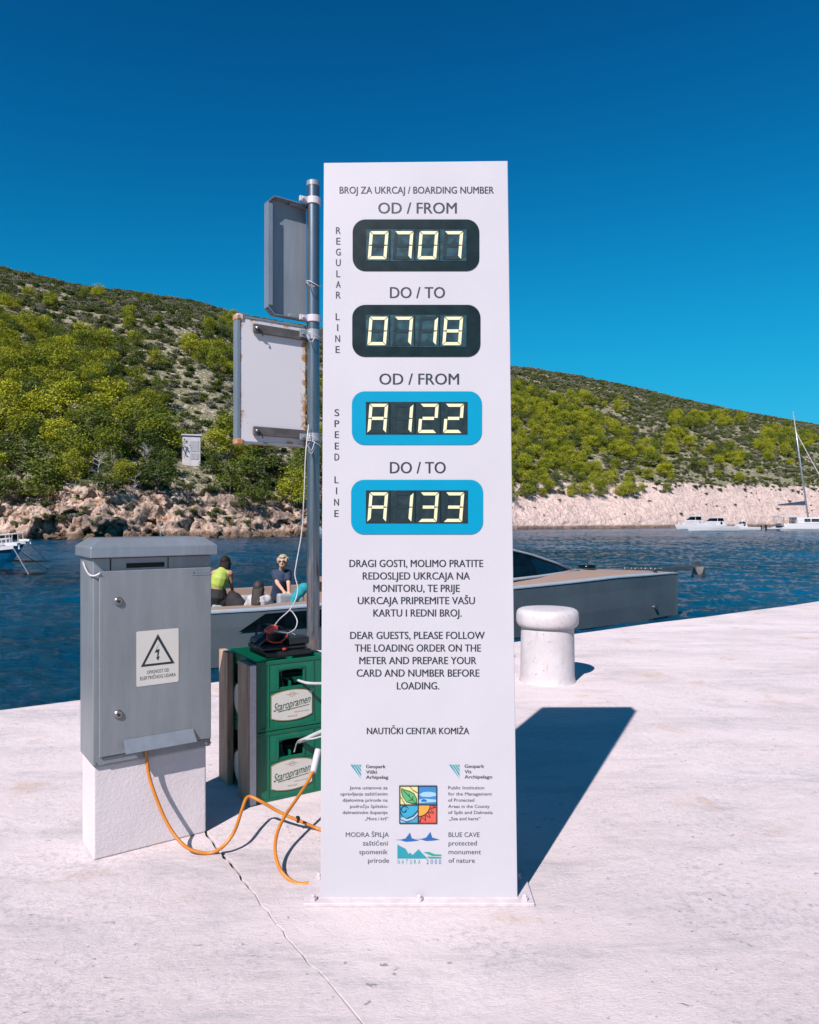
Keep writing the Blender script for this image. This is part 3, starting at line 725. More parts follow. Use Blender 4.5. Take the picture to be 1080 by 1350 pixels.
# grey bare trees standing in the wood
for k, (bx, by, bh) in enumerate(((192, 642, 5.2), (36, 632, 4.6), (128, 640, 4.0), (150, 632, 3.4), (70, 640, 3.6), (338, 640, 3.4), (176, 655, 2.8), (208, 650, 3.0))):
    q = on_hill(bx, by); mb = MB(); rs = random.Random(k); lean = rs.uniform(-.6, .6); top = Vector((lean, 0, bh))
    tr = spline([(0, 0, -.3), (.1, 0, bh * .35), (lean * .4, .1, bh * .7), top], 5); mb.tube(tr, 1, 7, taper=[.10 - .085 * i / (len(tr) - 1) for i in range(len(tr))])
    t = mb.build('trunk', M['deadwood']); t.name = 'trunk'; root = empty('bare_tree', q); t.parent = root
    mb = MB()
    for j in range(15):
        a = tr[int(rs.uniform(.25, .95) * (len(tr) - 1))]; dr = Vector((rs.uniform(-1, 1), rs.uniform(-.8, .4), rs.uniform(.1, .8))).normalized(); ln = bh * rs.uniform(.16, .36)
        p1 = a + dr * ln * .5 + Vector((0, 0, .06)); p2 = a + dr * ln; mb.tube([a, p1, p2], 1, 5, taper=[.04, .026, .008])
        for m in range(2): mb.tube([p1, p1 + (dr + Vector((rs.uniform(-.8, .8), 0, rs.uniform(-.5, .6)))).normalized() * ln * .5], 1, 4, taper=[.018, .006])
    mb.build('branches', M['deadwood'], root)
    tag(root, ('tall bare grey tree left of the concrete hut', 'bare grey tree at the left edge above the blue boats', 'bare grey tree above the middle of the cabinet', 'short bare grey tree just right of the one above the cabinet', 'small bare grey tree above the left end of the cabinet', 'bare grey tree under the lower sign panel, by the pole', 'smallest bare grey tree, below the tall one by the hut', 'small bare grey tree between the tall one and the hut')[k], 'bare tree')
# boulders along the waterline
for n_ in range(34):
    u_ = random.uniform(-40, 1100)
    if 430 < u_ < 670: continue
    d_ = float(np.interp(u_, us, sd)) + random.uniform(-2.2, .6) ; r_ = random.uniform(.25, .9) * (1 if u_ < 450 else 1.4)
    i = int(np.argmin(np.abs(us - u_))); d_ = float(Y[i, 2]) - random.uniform(0, 1.6)
    mb = MB(); mb.ball((0, 0, 0), (r_ * 1.4, r_, r_ * .65), 10)
    mb.v = [(a * (1 + .35 * math.sin(a * 3 + c * 5 + n_)), b_ * (1 + .3 * math.sin(b_ * 4 + n_)), c * (1 + .3 * math.cos(a * 4 + n_))) for a, b_, c in mb.v]
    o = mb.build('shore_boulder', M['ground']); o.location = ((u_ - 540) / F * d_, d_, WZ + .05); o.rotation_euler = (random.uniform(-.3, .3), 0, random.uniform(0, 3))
    if u_ < 450: tag(o, 'ochre boulder at the waterline of the near headland, left of the totem', 'boulder', 'boulders at the near waterline')
    else: tag(o, 'tan boulder at the waterline of the far shore, right of the totem', 'boulder', 'boulders at the far waterline')
# ------------------------------------------------------------------ boats
def hull_loft(L, beam, fb_bow, fb_st, draft=.4, stations=22, bow_pow=1.7, flare=.86, rake=.8, transom=.92):
    """bow at x=0 pointing -x, stern at x=L; waterline z=0. returns hull MB, deck MB, half-beam and sheer functions"""
    def hb(x):
        t = min(1, x / (L * .55)); return beam / 2 * (1 - (1 - t) ** bow_pow) * (1 - (1 - transom) * max(0, (x / L - .6) / .4))
    def sh(x): return fb_bow + (fb_st - fb_bow) * (x / L) ** .8
    H = MB(); rows = []
    for k in range(stations + 1):
        x = L * (k / stations) ** 1.3; b = hb(x); z = sh(x); rk = rake * (1 - min(1, x / (L * .4)))
        pr = [(x, b, z), (x + rk * .25, b * (flare + (1 - flare) * .7), z * .6), (x + rk * .7, b * flare, z * .1), (x + rk, b * flare * .7, -draft * .5), (x + rk * 1.2, 0, -draft)]
        rows.append([(p[0], -p[1], p[2]) for p in pr] + [(p[0], p[1], p[2]) for p in pr[-2::-1]])
    n = len(rows[0]); v = [p for r_ in rows for p in r_]
    f = [(a * n + b, (a + 1) * n + b, (a + 1) * n + b + 1, a * n + b + 1) for a in range(stations) for b in range(n - 1)]
    f.append(tuple(stations * n + b for b in range(n)))
    H.add(v, f); Dk = MB(); dv = []
    for k in range(stations + 1):
        x = L * (k / stations) ** 1.3; b = max(0, hb(x) - .03); z = sh(x) - .04
        dv += [(x, -b, z), (x, 0, z + .06 * min(1, b)), (x, b, z)]
    df = [(3 * a + b, 3 * a + b + 1, 3 * a + b + 4, 3 * a + b + 3) for a in range(stations) for b in (0, 1)]
    Dk.add(dv, df); return H, Dk, hb, sh
def rail(mb, pts, r=.018): mb.tube(pts, r, 6)

# --- the grey motor yacht moored by the quay. x runs from bow to stern, y to the far side
BA = R(25.4); cdir = Vector((math.cos(BA), math.sin(BA), 0)); BOW = Vector((6.40, 17.4, 0))
yacht = empty('motor_yacht', (BOW.x, BOW.y, WZ), BA + math.pi)     # local +x = astern; local +y = towards the quay
tag(yacht, 'sleek dark grey motor yacht with teak foredeck moored behind the quay', 'motor yacht')
LB = 12.35
def yhb(x): return 1.75 * (1 - (1 - min(1, x / 12.6)) ** 2.6)
def ysh(x): return 1.03 + .03 * min(1, x / 2.5) - .17 * max(0, min(1, (x - 2.5) / 8))       # above water
def loc(px, py, d):                                                # photo pixel at distance -> yacht frame
    q = at(px, py, d) - Vector((BOW.x, BOW.y, WZ)); return Vector((-(q.x * cdir.x + q.y * cdir.y), -(-q.x * cdir.y + q.y * cdir.x), q.z))
st = 44; rows = []
for k in range(st + 1):
    x = LB * (k / st) ** 1.25; b = max(.012, yhb(x)); z = ysh(x); kn = min(1, x / 1.2)
    fl_ = max(0, 1 - x / 7.0)
    pr = [(b, z), (b * (.995 - .05 * fl_), z * .72), (b * (.98 - .07 * fl_), z * .36), (b * (.96 - .12 * fl_), .04), (b * .80 * kn + .01, -.12), (b * .45 * kn, -.45), (0, -.62)]
    rows.append([(x + (.06 if q > 3 else 0) * (1 - kn), -p[0], p[1]) for q, p in enumerate(pr)] + [(x, p[0], p[1]) for p in pr[-2::-1]])
n = len(rows[0]); H = MB(); H.add([p for r_ in rows for p in r_], [(a * n + b, (a + 1) * n + b, (a + 1) * n + b + 1, a * n + b + 1) for a in range(st) for b in range(n - 1)] + [tuple(st * n + b for b in range(n))])
hull = H.build('hull', M['hull'], yacht, smooth=False)
# gunwale capping
cap_ = MB()
for sgn in (-1, 1):
    v = []
    for k in range(61):
        x = LB * k / 60; b = max(.02, yhb(x)); z = ysh(x); inn = max(0, b - (.085 if x > 8.8 else .10))
        v += [(x, sgn * (b + .012), z - .012), (x, sgn * (b + .012), z + .008), (x, sgn * inn, z + .035), (x, sgn * inn, z - .05)]
    cap_.add(v, [(4 * a + b, 4 * a + (b + 1) % 4, 4 * a + 4 + (b + 1) % 4, 4 * a + 4 + b) for a in range(60) for b in range(4)])
cap_.build('gunwale', M['hlight'], yacht)
side_deck = MB()
for sgn in (-1, 1):
    v = []
    for k in range(31):
        x = 8.6 + (LB - 8.6) * k / 30; b = yhb(x) - .09; v += [(x, sgn * b, ysh(x) + .036), (x, sgn * (b - .28), ysh(x) + .045), (x, sgn * (b - .28), -.1)]
    side_deck.add(v, [(3 * a + b, 3 * a + b + 1, 3 * a + b + 4, 3 * a + b + 3) for a in range(30) for b in (0, 1)])
side_deck.build('side_deck', M['teak'], yacht)
fore = MB(); v = []
for k in range(41):
    x = .05 + 8.75 * k / 40; b = max(.005, yhb(x) - .09); z = ysh(x) + .03; c_ = .17 * min(1, b / 1.1)
    v += [(x, -b, z), (x, -b * .6, z + c_ * .75), (x, 0, z + c_), (x, b * .6, z + c_ * .75), (x, b, z)]
fore.add(v, [(5 * a + b, 5 * a + b + 1, 5 * a + b + 6, 5 * a + b + 5) for a in range(40) for b in range(4)])
fore.build('foredeck', M['teak'], yacht, smooth=True)
fl = MB(); fl.box(8.6, LB - .3, -1.3, 1.3, .12, .16); fl.box(8.55, 8.6, -1.35, 1.35, .1, 1.15); fl.build('cockpit_floor', M['teak'], yacht)
# hull window: dark strip down the quay side
wv_ = MB(); pts = []
def side_pt(x, zf, out=.012): return (x, (max(.012, yhb(x)) * (.995 if zf > .5 else .975)) + out, ysh(x) * zf)
xs = np.linspace(7.5, 10.4, 14); v = []
for x in xs: v += [side_pt(x, .93), side_pt(x + (.42 if x > 10.35 else 0), .64)]
wv_.add(v, [(2 * a, 2 * a + 2, 2 * a + 3, 2 * a + 1) for a in range(13)])
wv_.build('hull_window', M['glassd'], yacht)
# windscreen and low cabin
tipx = 3.2
cab = MB(); v = []
secs = [(tipx, .10, .02), (3.8, .38, .22), (4.6, .72, .44), (5.4, .95, .62), (6.4, 1.05, .76), (7.2, 1.08, .82), (8.3, 1.08, .80)]
for x, hw, h in secs:
    zb = ysh(x) + .12
    v += [(x, -hw - .08, zb), (x, -hw, zb + h * .45), (x, -hw * .72, zb + h), (x, hw * .72, zb + h), (x, hw, zb + h * .45), (x, hw + .08, zb)]
cab.add(v, [(6 * a + b, 6 * a + b + 1, 6 * a + b + 7, 6 * a + b + 6) for a in range(6) for b in range(5)] + [tuple(range(6)), tuple(36 + b for b in range(5, -1, -1))])
cab.build('windscreen', M['glassd'], yacht)
fr = MB()
for sgn in (-1, 1):
    fr.tube([(x - .02, sgn * (hw * .73 + .01), ysh(x) + .125 + h) for x, hw, h in secs], .028, 6)
    fr.tube([(x - (.12 if x == tipx else 0), sgn * (hw + .10), ysh(x) + .13) for x, hw, h in secs], .035, 6)
fr.tube([(6.8, -.8, ysh(6.8) + .87), (6.8, .8, ysh(6.8) + .87)], .03, 6)
fr.build('windscreen_frame', M['hlight'], yacht, smooth=True)
hatch = MB(); hatch.lathe([(.20, 0), (.20, .05), (.17, .07), (.05, .075)], 20, (2.7, 0)); o = hatch.build('deck_hatch', M['glassd'], yacht, smooth=True); o.location.z = ysh(2.7) + .17
# bow gear: roller, chain, anchor
an = MB(); an.box(-.45, .55, -.07, -.03, ysh(0) + .06, ysh(0) + .15); an.box(-.45, .55, .03, .07, ysh(0) + .06, ysh(0) + .15); an.box(-.44, .5, -.03, .03, ysh(0) + .05, ysh(0) + .08)
an.build('anchor_roller', M['steel'], yacht, bevel=.008)
an = MB(); an.tube([(-.66, 0, ysh(0) - .06), (-.58, 0, ysh(0) + .15), (.15, 0, ysh(0) + .13)], .035, 8); an.prism([(-.80, -.02), (-.70, .22), (-.56, .26), (-.50, .12), (-.60, -.02), (-.66, -.14)], -.05, .05, mat=Matrix.Translation((0, 0, ysh(0)))); an.prism([(-.78, -.10), (-.70, .16), (-.60, -.12)], -.16, .16, mat=Matrix.Translation((0, 0, ysh(0) - .03)))
an.build('anchor', M['steel'], yacht)
ch_ = MB()
for k in range(14): ch_.ball((.3 + k * .10, .02 * math.sin(k * 2), ysh(0) + .10 + .004 * k), (.055, .03, .03), 8)
ch_.build('anchor_chain', M['steel'], yacht, smooth=True)
cl = MB()
for x in (.9, 6.6, 11.6):
    b = yhb(x) - .1; cl.tube([(x - .14, b, ysh(x) + .11), (x + .14, b, ysh(x) + .11)], .018, 8); cl.box(x - .05, x + .05, b - .02, b + .02, ysh(x), ysh(x) + .11)
cl.build('cleats', M['steel'], yacht)
th = MB(); q0 = side_pt(1.0, .28, .01); th.tube([(q0[0], q0[1] - .05, q0[2]), (q0[0], q0[1] + .02, q0[2])], .045, 10); th.build('hull_fitting', M['steel'], yacht)
# cockpit seats
def seatback(name, px0, px1, py0, d, h, th_=.14):
    a = loc(px0, py0, d); b_ = loc(px1, py0, d + .25); mb = MB()
    n_ = Vector((-(b_ - a).y, (b_ - a).x, 0)).normalized() * th_
    top = [a, b_, b_ + n_, a + n_]; mb.add([tuple(p) for p in top] + [(p.x, p.y, p.z - h) for p in top], [(0, 1, 2, 3), (7, 6, 5, 4), (0, 4, 5, 1), (1, 5, 6, 2), (2, 6, 7, 3), (3, 7, 4, 0)])
    return mb.build(name, M['seat'], yacht, bevel=.04, segs=3)
seatback('seat', 368, 402, 783, 12.1, .8); seatback('seat', 318, 372, 785, 13.4, .9); seatback('seat', 280, 334, 797, 11.75, .6)

# --- people in the cockpit
def person(name, label, J, look, skin, hair, parts, hair_shape, shades=False, strands=0, sway=0):
    """J: joint positions in world space. parts: list of (name, material, [(a, b, ra, rb)]) clothes laid over the body"""
    root = empty(name, (J['pelvis'].x, J['pelvis'].y, min(J['footL'].z, J['footR'].z))); tag(root, label, 'person')
    o0 = Vector(root.location); J = {k: v - o0 for k, v in J.items()}
    def rem(mb, nm, mat, vox, par=root):
        o = mb.build(nm, mat, par, smooth=True); m = o.modifiers.new('remesh', 'REMESH'); m.mode = 'VOXEL'; m.voxel_size = vox; m.use_smooth_shade = True
        s = o.modifiers.new('smooth', 'SMOOTH'); s.iterations = 3; s.factor = .5; return o
    b = MB(); hd = J['head']; nk = J['neck']; right = look.cross(Vector((0, 0, 1))).normalized()
    Rm = Matrix((right, look, Vector((0, 0, 1)))).transposed().to_4x4(); HM = Matrix.Translation(hd) @ Rm
    b.ball((0, 0, 0), (.074, .092, .112), 18, mat=HM); b.ball((0, .035, -.055), (.055, .055, .06), 14, mat=HM)
    b.limb(HM @ Vector((0, .085, .01)), HM @ Vector((0, .105, -.025)), .010, .016)          # nose
    b.ball((0, .082, -.062), (.026, .014, .012), 10, mat=HM)                                # mouth
    for sx in (-1, 1): b.ball((sx * .076, 0, -.01), (.012, .022, .032), 10, mat=HM)         # ears
    b.limb(nk, hd + Vector((0, 0, -.05)), .052, .050)
    b.limb(J['pelvis'], J['waist'], .145, .115); b.limb(J['waist'], J['chest'], .115, .14); b.limb(J['chest'], nk, .13, .06)
    b.limb(J['shL'], J['shR'], .058, .058)
    for s in 'LR':
        b.limb(J['sh' + s], J['el' + s], .048, .038); b.limb(J['el' + s], J['wr' + s], .037, .026)
        hdir = (J['wr' + s] - J['el' + s]).normalized(); pw = J['wr' + s] + hdir * .045
        b.limb(J['wr' + s], pw, .026, .032)
        sd_ = hdir.cross(Vector((0, 0, 1))); sd_ = sd_.normalized() if sd_.length > .1 else Vector((1, 0, 0))
        for q in range(4):
            r_ = pw + sd_ * (q - 1.5) * .017 + hdir * .02; e = r_ + hdir * (.045 + .008 * (1.5 - abs(q - 1.4))) - Vector((0, 0, .012)); b.limb(r_, e, .0095, .0085, 8)
        b.limb(J['wr' + s] + sd_ * .02 + hdir * .02, pw + sd_ * .05 + hdir * .015, .011, .009, 8)
        b.limb(J['hip' + s], J['kn' + s], .085, .058); b.limb(J['kn' + s], J['an' + s], .054, .036); b.limb(J['an' + s], J['foot' + s], .038, .030)
    rem(b, 'body', skin, .0105)
    for nm, mat, segs in parts:
        c = MB()
        for a, q, ra, rb in segs:
            pa = J[a] if isinstance(a, str) else J[a[0]].lerp(J[a[1]], a[2]); pq = J[q] if isinstance(q, str) else J[q[0]].lerp(J[q[1]], q[2]); c.limb(pa, pq, ra, rb)
        rem(c, nm, mat, .013)
    h = MB()
    for c_, r_ in hair_shape: h.ball(c_, r_, 14, mat=HM)
    rs = random.Random(5)
    if strands:
        for k in range(46):
            a = rs.uniform(-1.5, 1.5); ln = strands * rs.uniform(.65, 1.05); fx_, fy_ = math.sin(a), -math.cos(a)
            p0 = Vector((fx_ * .06, fy_ * .06, .07)); p1 = Vector((fx_ * .088, fy_ * .098, -.02)); p2 = Vector((fx_ * .085, fy_ * .10 - .03, -.12)); p3 = Vector((fx_ * .075 + sway * .5 + rs.uniform(-.02, .02), fy_ * .07 - .10, -.12 - ln * .5)); p4 = Vector((fx_ * .06 + sway + rs.uniform(-.025, .025), fy_ * .05 - .13, -.12 - ln))
            h.tube([HM @ q for q in (p0, p1, p2, p3, p4)], 1, 6, taper=[.012, .016, .017, .014, .004])
    else:
        for k in range(60):
            a = rs.uniform(0, 6.28); e = rs.uniform(.15, 1.45); p0 = Vector((math.cos(a) * math.cos(e) * .085, math.sin(a) * math.cos(e) * .092 - .015, math.sin(e) * .095 + .03))
            if p0.y > .05 and p0.z < .075: continue
            h.tube([HM @ p0, HM @ (p0 * 1.07 + Vector((rs.uniform(-.02, .02), rs.uniform(-.02, .02), -.02))), HM @ (p0 * 1.05 + Vector((0, 0, -.045)))], 1, 6, taper=[.012, .014, .005])
    o = h.build('hair', hair, root, smooth=True)
    if shades:
        g = MB()
        for sx in (-1, 1): g.ball((sx * .032, .088, .012), (.027, .012, .018), 12, mat=HM); g.limb(HM @ Vector((sx * .062, .082, .018)), HM @ Vector((sx * .078, .0, .012)), .004, .004, 6)
        g.limb(HM @ Vector((-.03, .098, .018)), HM @ Vector((.03, .098, .018)), .004, .004, 6)
        g.build('sunglasses', M['black'], root, smooth=True)
    return root
FZ = WZ + .16
def W(px, py, d): return at(px, py, d)
# standing blonde woman, leaning on the seat back
d = 12.9
J = dict(head=W(372.8, 740.5, d - .12), neck=W(371.5, 752.5, d - .02), chest=W(370.5, 762, d), waist=W(369, 775, d + .05), pelvis=W(367, 787, d + .12),
         shL=W(379.3, 755.5, d - .02), shR=W(362.5, 755.5, d), elL=W(380.6, 770, d - .12), elR=W(366, 769, d - .14), wrL=W(381, 780, d - .38), wrR=W(374.5, 780, d - .40),
         hipL=W(371, 790, d + .12), hipR=W(363, 790, d + .12))
for s in 'LR':
    h_ = J['hip' + s]; J['kn' + s] = Vector((h_.x, h_.y + .02, FZ + .45)); J['an' + s] = Vector((h_.x, h_.y + .06, FZ + .07)); J['foot' + s] = Vector((h_.x, h_.y - .13, FZ + .03))
person('person', 'blonde woman in a navy t-shirt and sunglasses leaning forward in the yacht cockpit', J, Vector((-.02, -1, 0)).normalized(), M['skin'], M['hairbl'],
       [('t_shirt', M['navy'], [('chest', ('neck', 'chest', .25), .150, .085), ('waist', 'chest', .135, .150), ('pelvis', 'waist', .150, .132), ('shL', 'shR', .073, .073), ('shL', ('shL', 'elL', .55), .070, .062), ('shR', ('shR', 'elR', .55), .070, .062)]),
        ('trousers', M['blackf'], [('hipL', 'knL', .105, .075), ('hipR', 'knR', .105, .075), ('pelvis', ('pelvis', 'waist', .3), .158, .135), ('knL', 'anL', .075, .055), ('knR', 'anR', .075, .055)])],
       [((0, -.012, .030), (.088, .098, .100)), ((-.065, .02, .02), (.03, .05, .06)), ((.065, .02, .02), (.03, .05, .06)), ((0, -.05, -.03), (.075, .06, .08)), ((0, .06, .085), (.06, .035, .03))], shades=True)
# woman in a lime top seen from behind, stooping
d = 11.9
J = dict(head=W(298, 742, d + .1), neck=W(294, 750.5, d + .02), chest=W(291, 761, d), waist=W(288, 774, d), pelvis=W(287, 787, d),
         shL=W(283, 755.5, d), shR=W(303, 756, d), elL=W(279.5, 769, d + .1), elR=W(305, 768, d + .05), wrL=W(284, 781, d + .25), wrR=W(306.5, 779, d + .2), hipL=W(283, 792, d), hipR=W(294, 792, d))
for s in 'LR':
    h_ = J['hip' + s]; J['kn' + s] = Vector((h_.x + .02, h_.y + .08, FZ + .46)); J['an' + s] = Vector((h_.x, h_.y - .04, FZ + .08)); J['foot' + s] = Vector((h_.x, h_.y + .15, FZ + .03))
person('person', 'dark haired woman in lime crop top and black shorts, back turned, beside the backpack', J, Vector((.35, .93, -.15)).normalized(), M['skin2'], M['hairb'],
       [('crop_top', M['lime'], [('chest', ('neck', 'chest', .35), .148, .095), (('chest', 'waist', .7), 'chest', .140, .150), (('shL', 'shR', .2), ('shL', 'shR', .8), .066, .066)]),
        ('shorts', M['blackf'], [('pelvis', ('pelvis', 'waist', .7), .165, .130), ('hipL', ('hipL', 'knL', .55), .110, .100), ('hipR', ('hipR', 'knR', .55), .110, .100)])],
       [((0, -.015, .020), (.084, .096, .100))], strands=.30, sway=-.09)
# seated woman with long dark hair
d = 11.75
J = dict(head=W(341.5, 775, d), neck=W(341.5, 786, d), chest=W(341.5, 794, d - .02), waist=W(341.5, 806, d), pelvis=W(341.5, 817, d + .02),
         shL=W(332, 789.5, d), shR=W(352, 790, d), elL=W(326, 799, d + .05), elR=W(359, 801, d + .1), wrL=W(320.5, 795, d + .3), wrR=W(357, 805, d + .35), hipL=W(336, 818, d), hipR=W(347, 818, d))
for s, sx in (('L', -.05), ('R', .05)):
    h_ = J['hip' + s]; J['kn' + s] = h_ + Vector((sx, .42, .02)); J['an' + s] = Vector((h_.x + sx, h_.y + .46, FZ + .07)); J['foot' + s] = Vector((h_.x + sx, h_.y + .6, FZ + .03))
person('person', 'seated woman with long dark hair and a white shirt, seen from behind in the cockpit', J, Vector((.25, .96, 0)).normalized(), M['skin'], M['hairm'],
       [('white_shirt', M['whitef'], [('chest', ('neck', 'chest', .3), .155, .085), ('waist', 'chest', .150, .155), ('pelvis', 'waist', .17, .15), ('shL', 'shR', .080, .080), ('shL', 'elL', .072, .060), ('elL', ('elL', 'wrL', .6), .058, .048), ('shR', 'elR', .072, .060), ('elR', 'wrR', .058, .045)]),
        ('trousers', M['navy'], [('hipL', 'knL', .10, .07), ('hipR', 'knR', .10, .07), ('knL', 'anL', .07, .05), ('knR', 'anR', .07, .05)])],
       [((0, -.015, .022), (.086, .098, .102)), ((0, -.05, -.10), (.075, .05, .12))], strands=.30, sway=.02)
# bag and cloth lying in the cockpit
def blob(name, mat, pts, vox, label, cat):
    c = sum((Vector(p[0]) for p in pts), Vector()) / len(pts); mb = MB()
    for p_, r_ in pts: mb.ball(tuple(Vector(p_) - c), r_, 12)
    o = mb.build(name, mat, smooth=True); o.location = c; m = o.modifiers.new('remesh', 'REMESH'); m.mode = 'VOXEL'; m.voxel_size = vox; m.use_smooth_shade = True
    s = o.modifiers.new('smooth', 'SMOOTH'); s.iterations = 4; tag(o, label, cat); return o
blob('backpack', M['blackf'], [(W(309, 796, 11.9), (.16, .13, .20)), (W(315, 801, 11.85), (.15, .12, .17)), (W(306, 786, 11.95), (.09, .08, .10))], .02, 'black backpack beside the woman in the lime top', 'backpack')
blob('cloth', M['teal'], [(W(401, 775, 12.0), (.10, .08, .09)), (W(395, 781, 12.0), (.10, .08, .09)), (W(389, 788, 11.98), (.08, .08, .09)), (W(386, 795, 11.95), (.05, .06, .08))], .018, 'bright teal cloth lying over the cockpit seat, left of the steel pole', 'cloth')

# --- white boats anchored off the far shore
def boat_root(name, px, py, heading, label, cat):
    d = (CH - WZ) * F / (py - HZ); q = at(px, py, d); r = empty(name, (q.x, q.y, WZ), heading); tag(r, label, cat); return r, d
def motorboat(px, py, L, heading, label, cab_, hullm='boatw', beam=None):
    r, d = boat_root('motorboat', px, py, heading, label, 'motorboat')
    H, Dk, hb, sh = hull_loft(L, beam or L * .3, L * .13, L * .09)
    H.build('hull', M[hullm], r, smooth=False); Dk.build('deck', M['boatw'], r)
    x0, x1, h = cab_; z0 = sh(x0 * L)
    c = MB(); w_ = hb(x0 * L) * .72
    c.prism([(x0 * L - .9, z0 - .1), (x0 * L, z0 + h * .48), (x1 * L, z0 + h * .42), (x1 * L + .5, z0 - .1)], -w_, w_); c.build('cabin', M['boatw'], r, bevel=.08)
    c = MB(); c.prism([(x0 * L + .1, z0 + h * .49), (x0 * L + h * .55, z0 + h * .84), (x1 * L - .3, z0 + h * .84), (x1 * L - .1, z0 + h * .49)], -w_ * .90, w_ * .90); c.build('windscreen', M['glassd'], r)
    c = MB(); c.prism([(x0 * L + h * .45, z0 + h * .85), (x0 * L + h * .75, z0 + h * .97), (x1 * L + L * .05, z0 + h * .93), (x1 * L + L * .05, z0 + h * .86)], -w_, w_); c.build('roof', M['boatw'], r, bevel=.03)
    c = MB()
    for yy in (-w_ * .9, w_ * .9): c.tube([(x1 * L + .2, yy, z0), (x1 * L, yy, z0 + h * .86)], .05, 6); c.tube([(x0 * L + (x1 - x0) * L * .5, yy, z0 + h * .45), (x0 * L + (x1 - x0) * L * .5, yy, z0 + h * .86)], .06, 6)
    c.tube([(x1 * L - .4, 0, z0 + h * .93), (x1 * L - .4, 0, z0 + h * 1.3)], .03, 6); c.build('window_post', M['boatw'], r)
    for sgn in (-1, 1):
        c = MB(); c.box(x0 * L + h * 1.2, x1 * L - .5, sgn * (w_ + .005), sgn * (w_ + .02), z0 + h * .12, z0 + h * .42); c.build('window', M['glassd'], r)
    c = MB(); rail(c, [(.1 + L * .5 * k / 8, -hb(.1 + L * .5 * k / 8) + .05, sh(0) + .55 - .02 * k) for k in range(9)], .02)
    for k in range(0, 9, 2): x = .1 + L * .5 * k / 8; rail(c, [(x, -hb(x) + .05, sh(x)), (x, -hb(x) + .05, sh(0) + .55 - .02 * k)], .015)
    c.build('rail', M['alu'], r)
    c = MB(); c.box(L + .02, L + .35, -.2, .2, .1, 1.0); c.box(L + .05, L + .22, -.07, .07, -.4, .1); c.build('outboard_motor', M['black'], r, bevel=.04)
    return r
motorboat(889.5, 697.6, 9.5, R(8), 'white cabin motorboat with a hardtop, leftmost of the anchored white boats', (.34, .70, 2.3))
motorboat(904.5, 700.2, 10.5, R(6), 'long white motorboat with low windscreen in front of the cabin motorboat', (.44, .72, 1.7))
motorboat(960, 698.5, 6.6, R(-14), 'small white open motorboat nearest the black outboards of the catamaran', (.30, .55, 1.3))
# catamaran, bow to the right and out of frame
d = (CH - WZ) * F / (699.2 - HZ); q = at(1022, 699.2, d); s_ = d / F
cat = empty('sailing_catamaran', (q.x, q.y, WZ), R(-8)); tag(cat, 'white sailing catamaran with a tall mast at the right edge of the bay', 'catamaran')
LC = 14.5
for off in (-3.0, 3.0):
    H = MB(); rows = []
    for k in range(21):
        x = LC * k / 20; t = x / LC; b = .75 * min(1, (1 - t) * 3.2 + .04) * (.7 + .3 * min(1, t * 6)); z = 1.25 + .35 * t if t > .12 else .45 + 6.5 * t
        rows.append([(x, off - b, z), (x, off - b * .95, .4), (x, off - b * .55, -.1), (x, off, -.45), (x, off + b * .55, -.1), (x, off + b * .95, .4), (x, off + b, z)])
    H.add([p for r_ in rows for p in r_], [(a * 7 + b, (a + 1) * 7 + b, (a + 1) * 7 + b + 1, a * 7 + b + 1) for a in range(20) for b in range(6)] + [(a * 7, a * 7 + 6, a * 7 + 13, a * 7 + 7) for a in range(20)] + [tuple(range(7))])
    H.build('hull', M['boatw'], cat, smooth=False)
c = MB(); c.box(.9, 9.5, -2.6, 2.6, .9, 1.45); c.build('bridge_deck', M['boatw'], cat, bevel=.08)
c = MB(); c.prism([(3.6, 1.46), (3.6, 2.75), (8.0, 2.75), (9.3, 1.46)], -2.3, 2.3); c.build('cabin', M['boatw'], cat, bevel=.12)
for sgn in (-1,):
    for a, b_ in ((5.0, 6.2), (6.4, 7.9)):
        c = MB(); c.box(a, b_, -2.36, -2.31, 1.85, 2.45); c.build('window', M['glassd'], cat, bevel=.02)
c = MB(); c.box(.2, 4.6, -2.4, 2.4, 2.86, 3.02)
c.build('cockpit_roof', M['boatw'], cat, bevel=.05)
c = MB()
for x, y in ((.5, -2.2), (.5, 2.2), (2.4, -2.2), (2.4, 2.2)): c.tube([(x, y, 1.4), (x, y, 2.87)], .05, 6)
c.build('roof_post', M['alu'], cat)
mb_ = Vector((6.6, 0, 2.75)); mt = Vector((3.6, 0, 2.75 + 150 * s_ * .93))
c = MB(); c.tube([mb_, mb_.lerp(mt, .5), mt], 1, 10, taper=[.17, .16, .10]); c.build('mast', M['alu'], cat, smooth=True)
c = MB()
for f_ in (.45, .72):
    m_ = mb_.lerp(mt, f_); c.tube([m_ + Vector((0, -1.2, 0)), m_ + Vector((0, 1.2, 0))], .04, 6)
c.build('spreader', M['alu'], cat)
c = MB(); c.tube([mt.lerp(mb_, .2), (LC - .5, 0, 1.7)], .09, 6); c.build('furled_headsail', M['boatw'], cat)
c = MB()
for y in (-3.2, 3.2): c.tube([mt.lerp(mb_, .1), (5.4, y, 1.6)], .012, 4)
c.tube([mt, (0.2, 0, 1.6)], .012, 4); c.build('rigging', M['alu'], cat)
bm = mb_.lerp(mt, .12)
c = MB(); c.tube([bm, bm + Vector((-5.4, 0, -.15))], .09, 8); c.build('boom', M['alu'], cat)
c = MB(); c.add([tuple(bm + Vector(p)) for p in ((-.1, -.16, .02), (-.1, .16, .02), (-.1, 0, .85), (-5.7, -.12, -.1), (-5.7, .12, -.1), (-5.7, 0, .12))], [(0, 1, 2), (3, 5, 4), (0, 2, 5, 3), (1, 4, 5, 2), (0, 3, 4, 1)])
c.build('sail_cover', M['navy'], cat, bevel=.03)
c = MB()
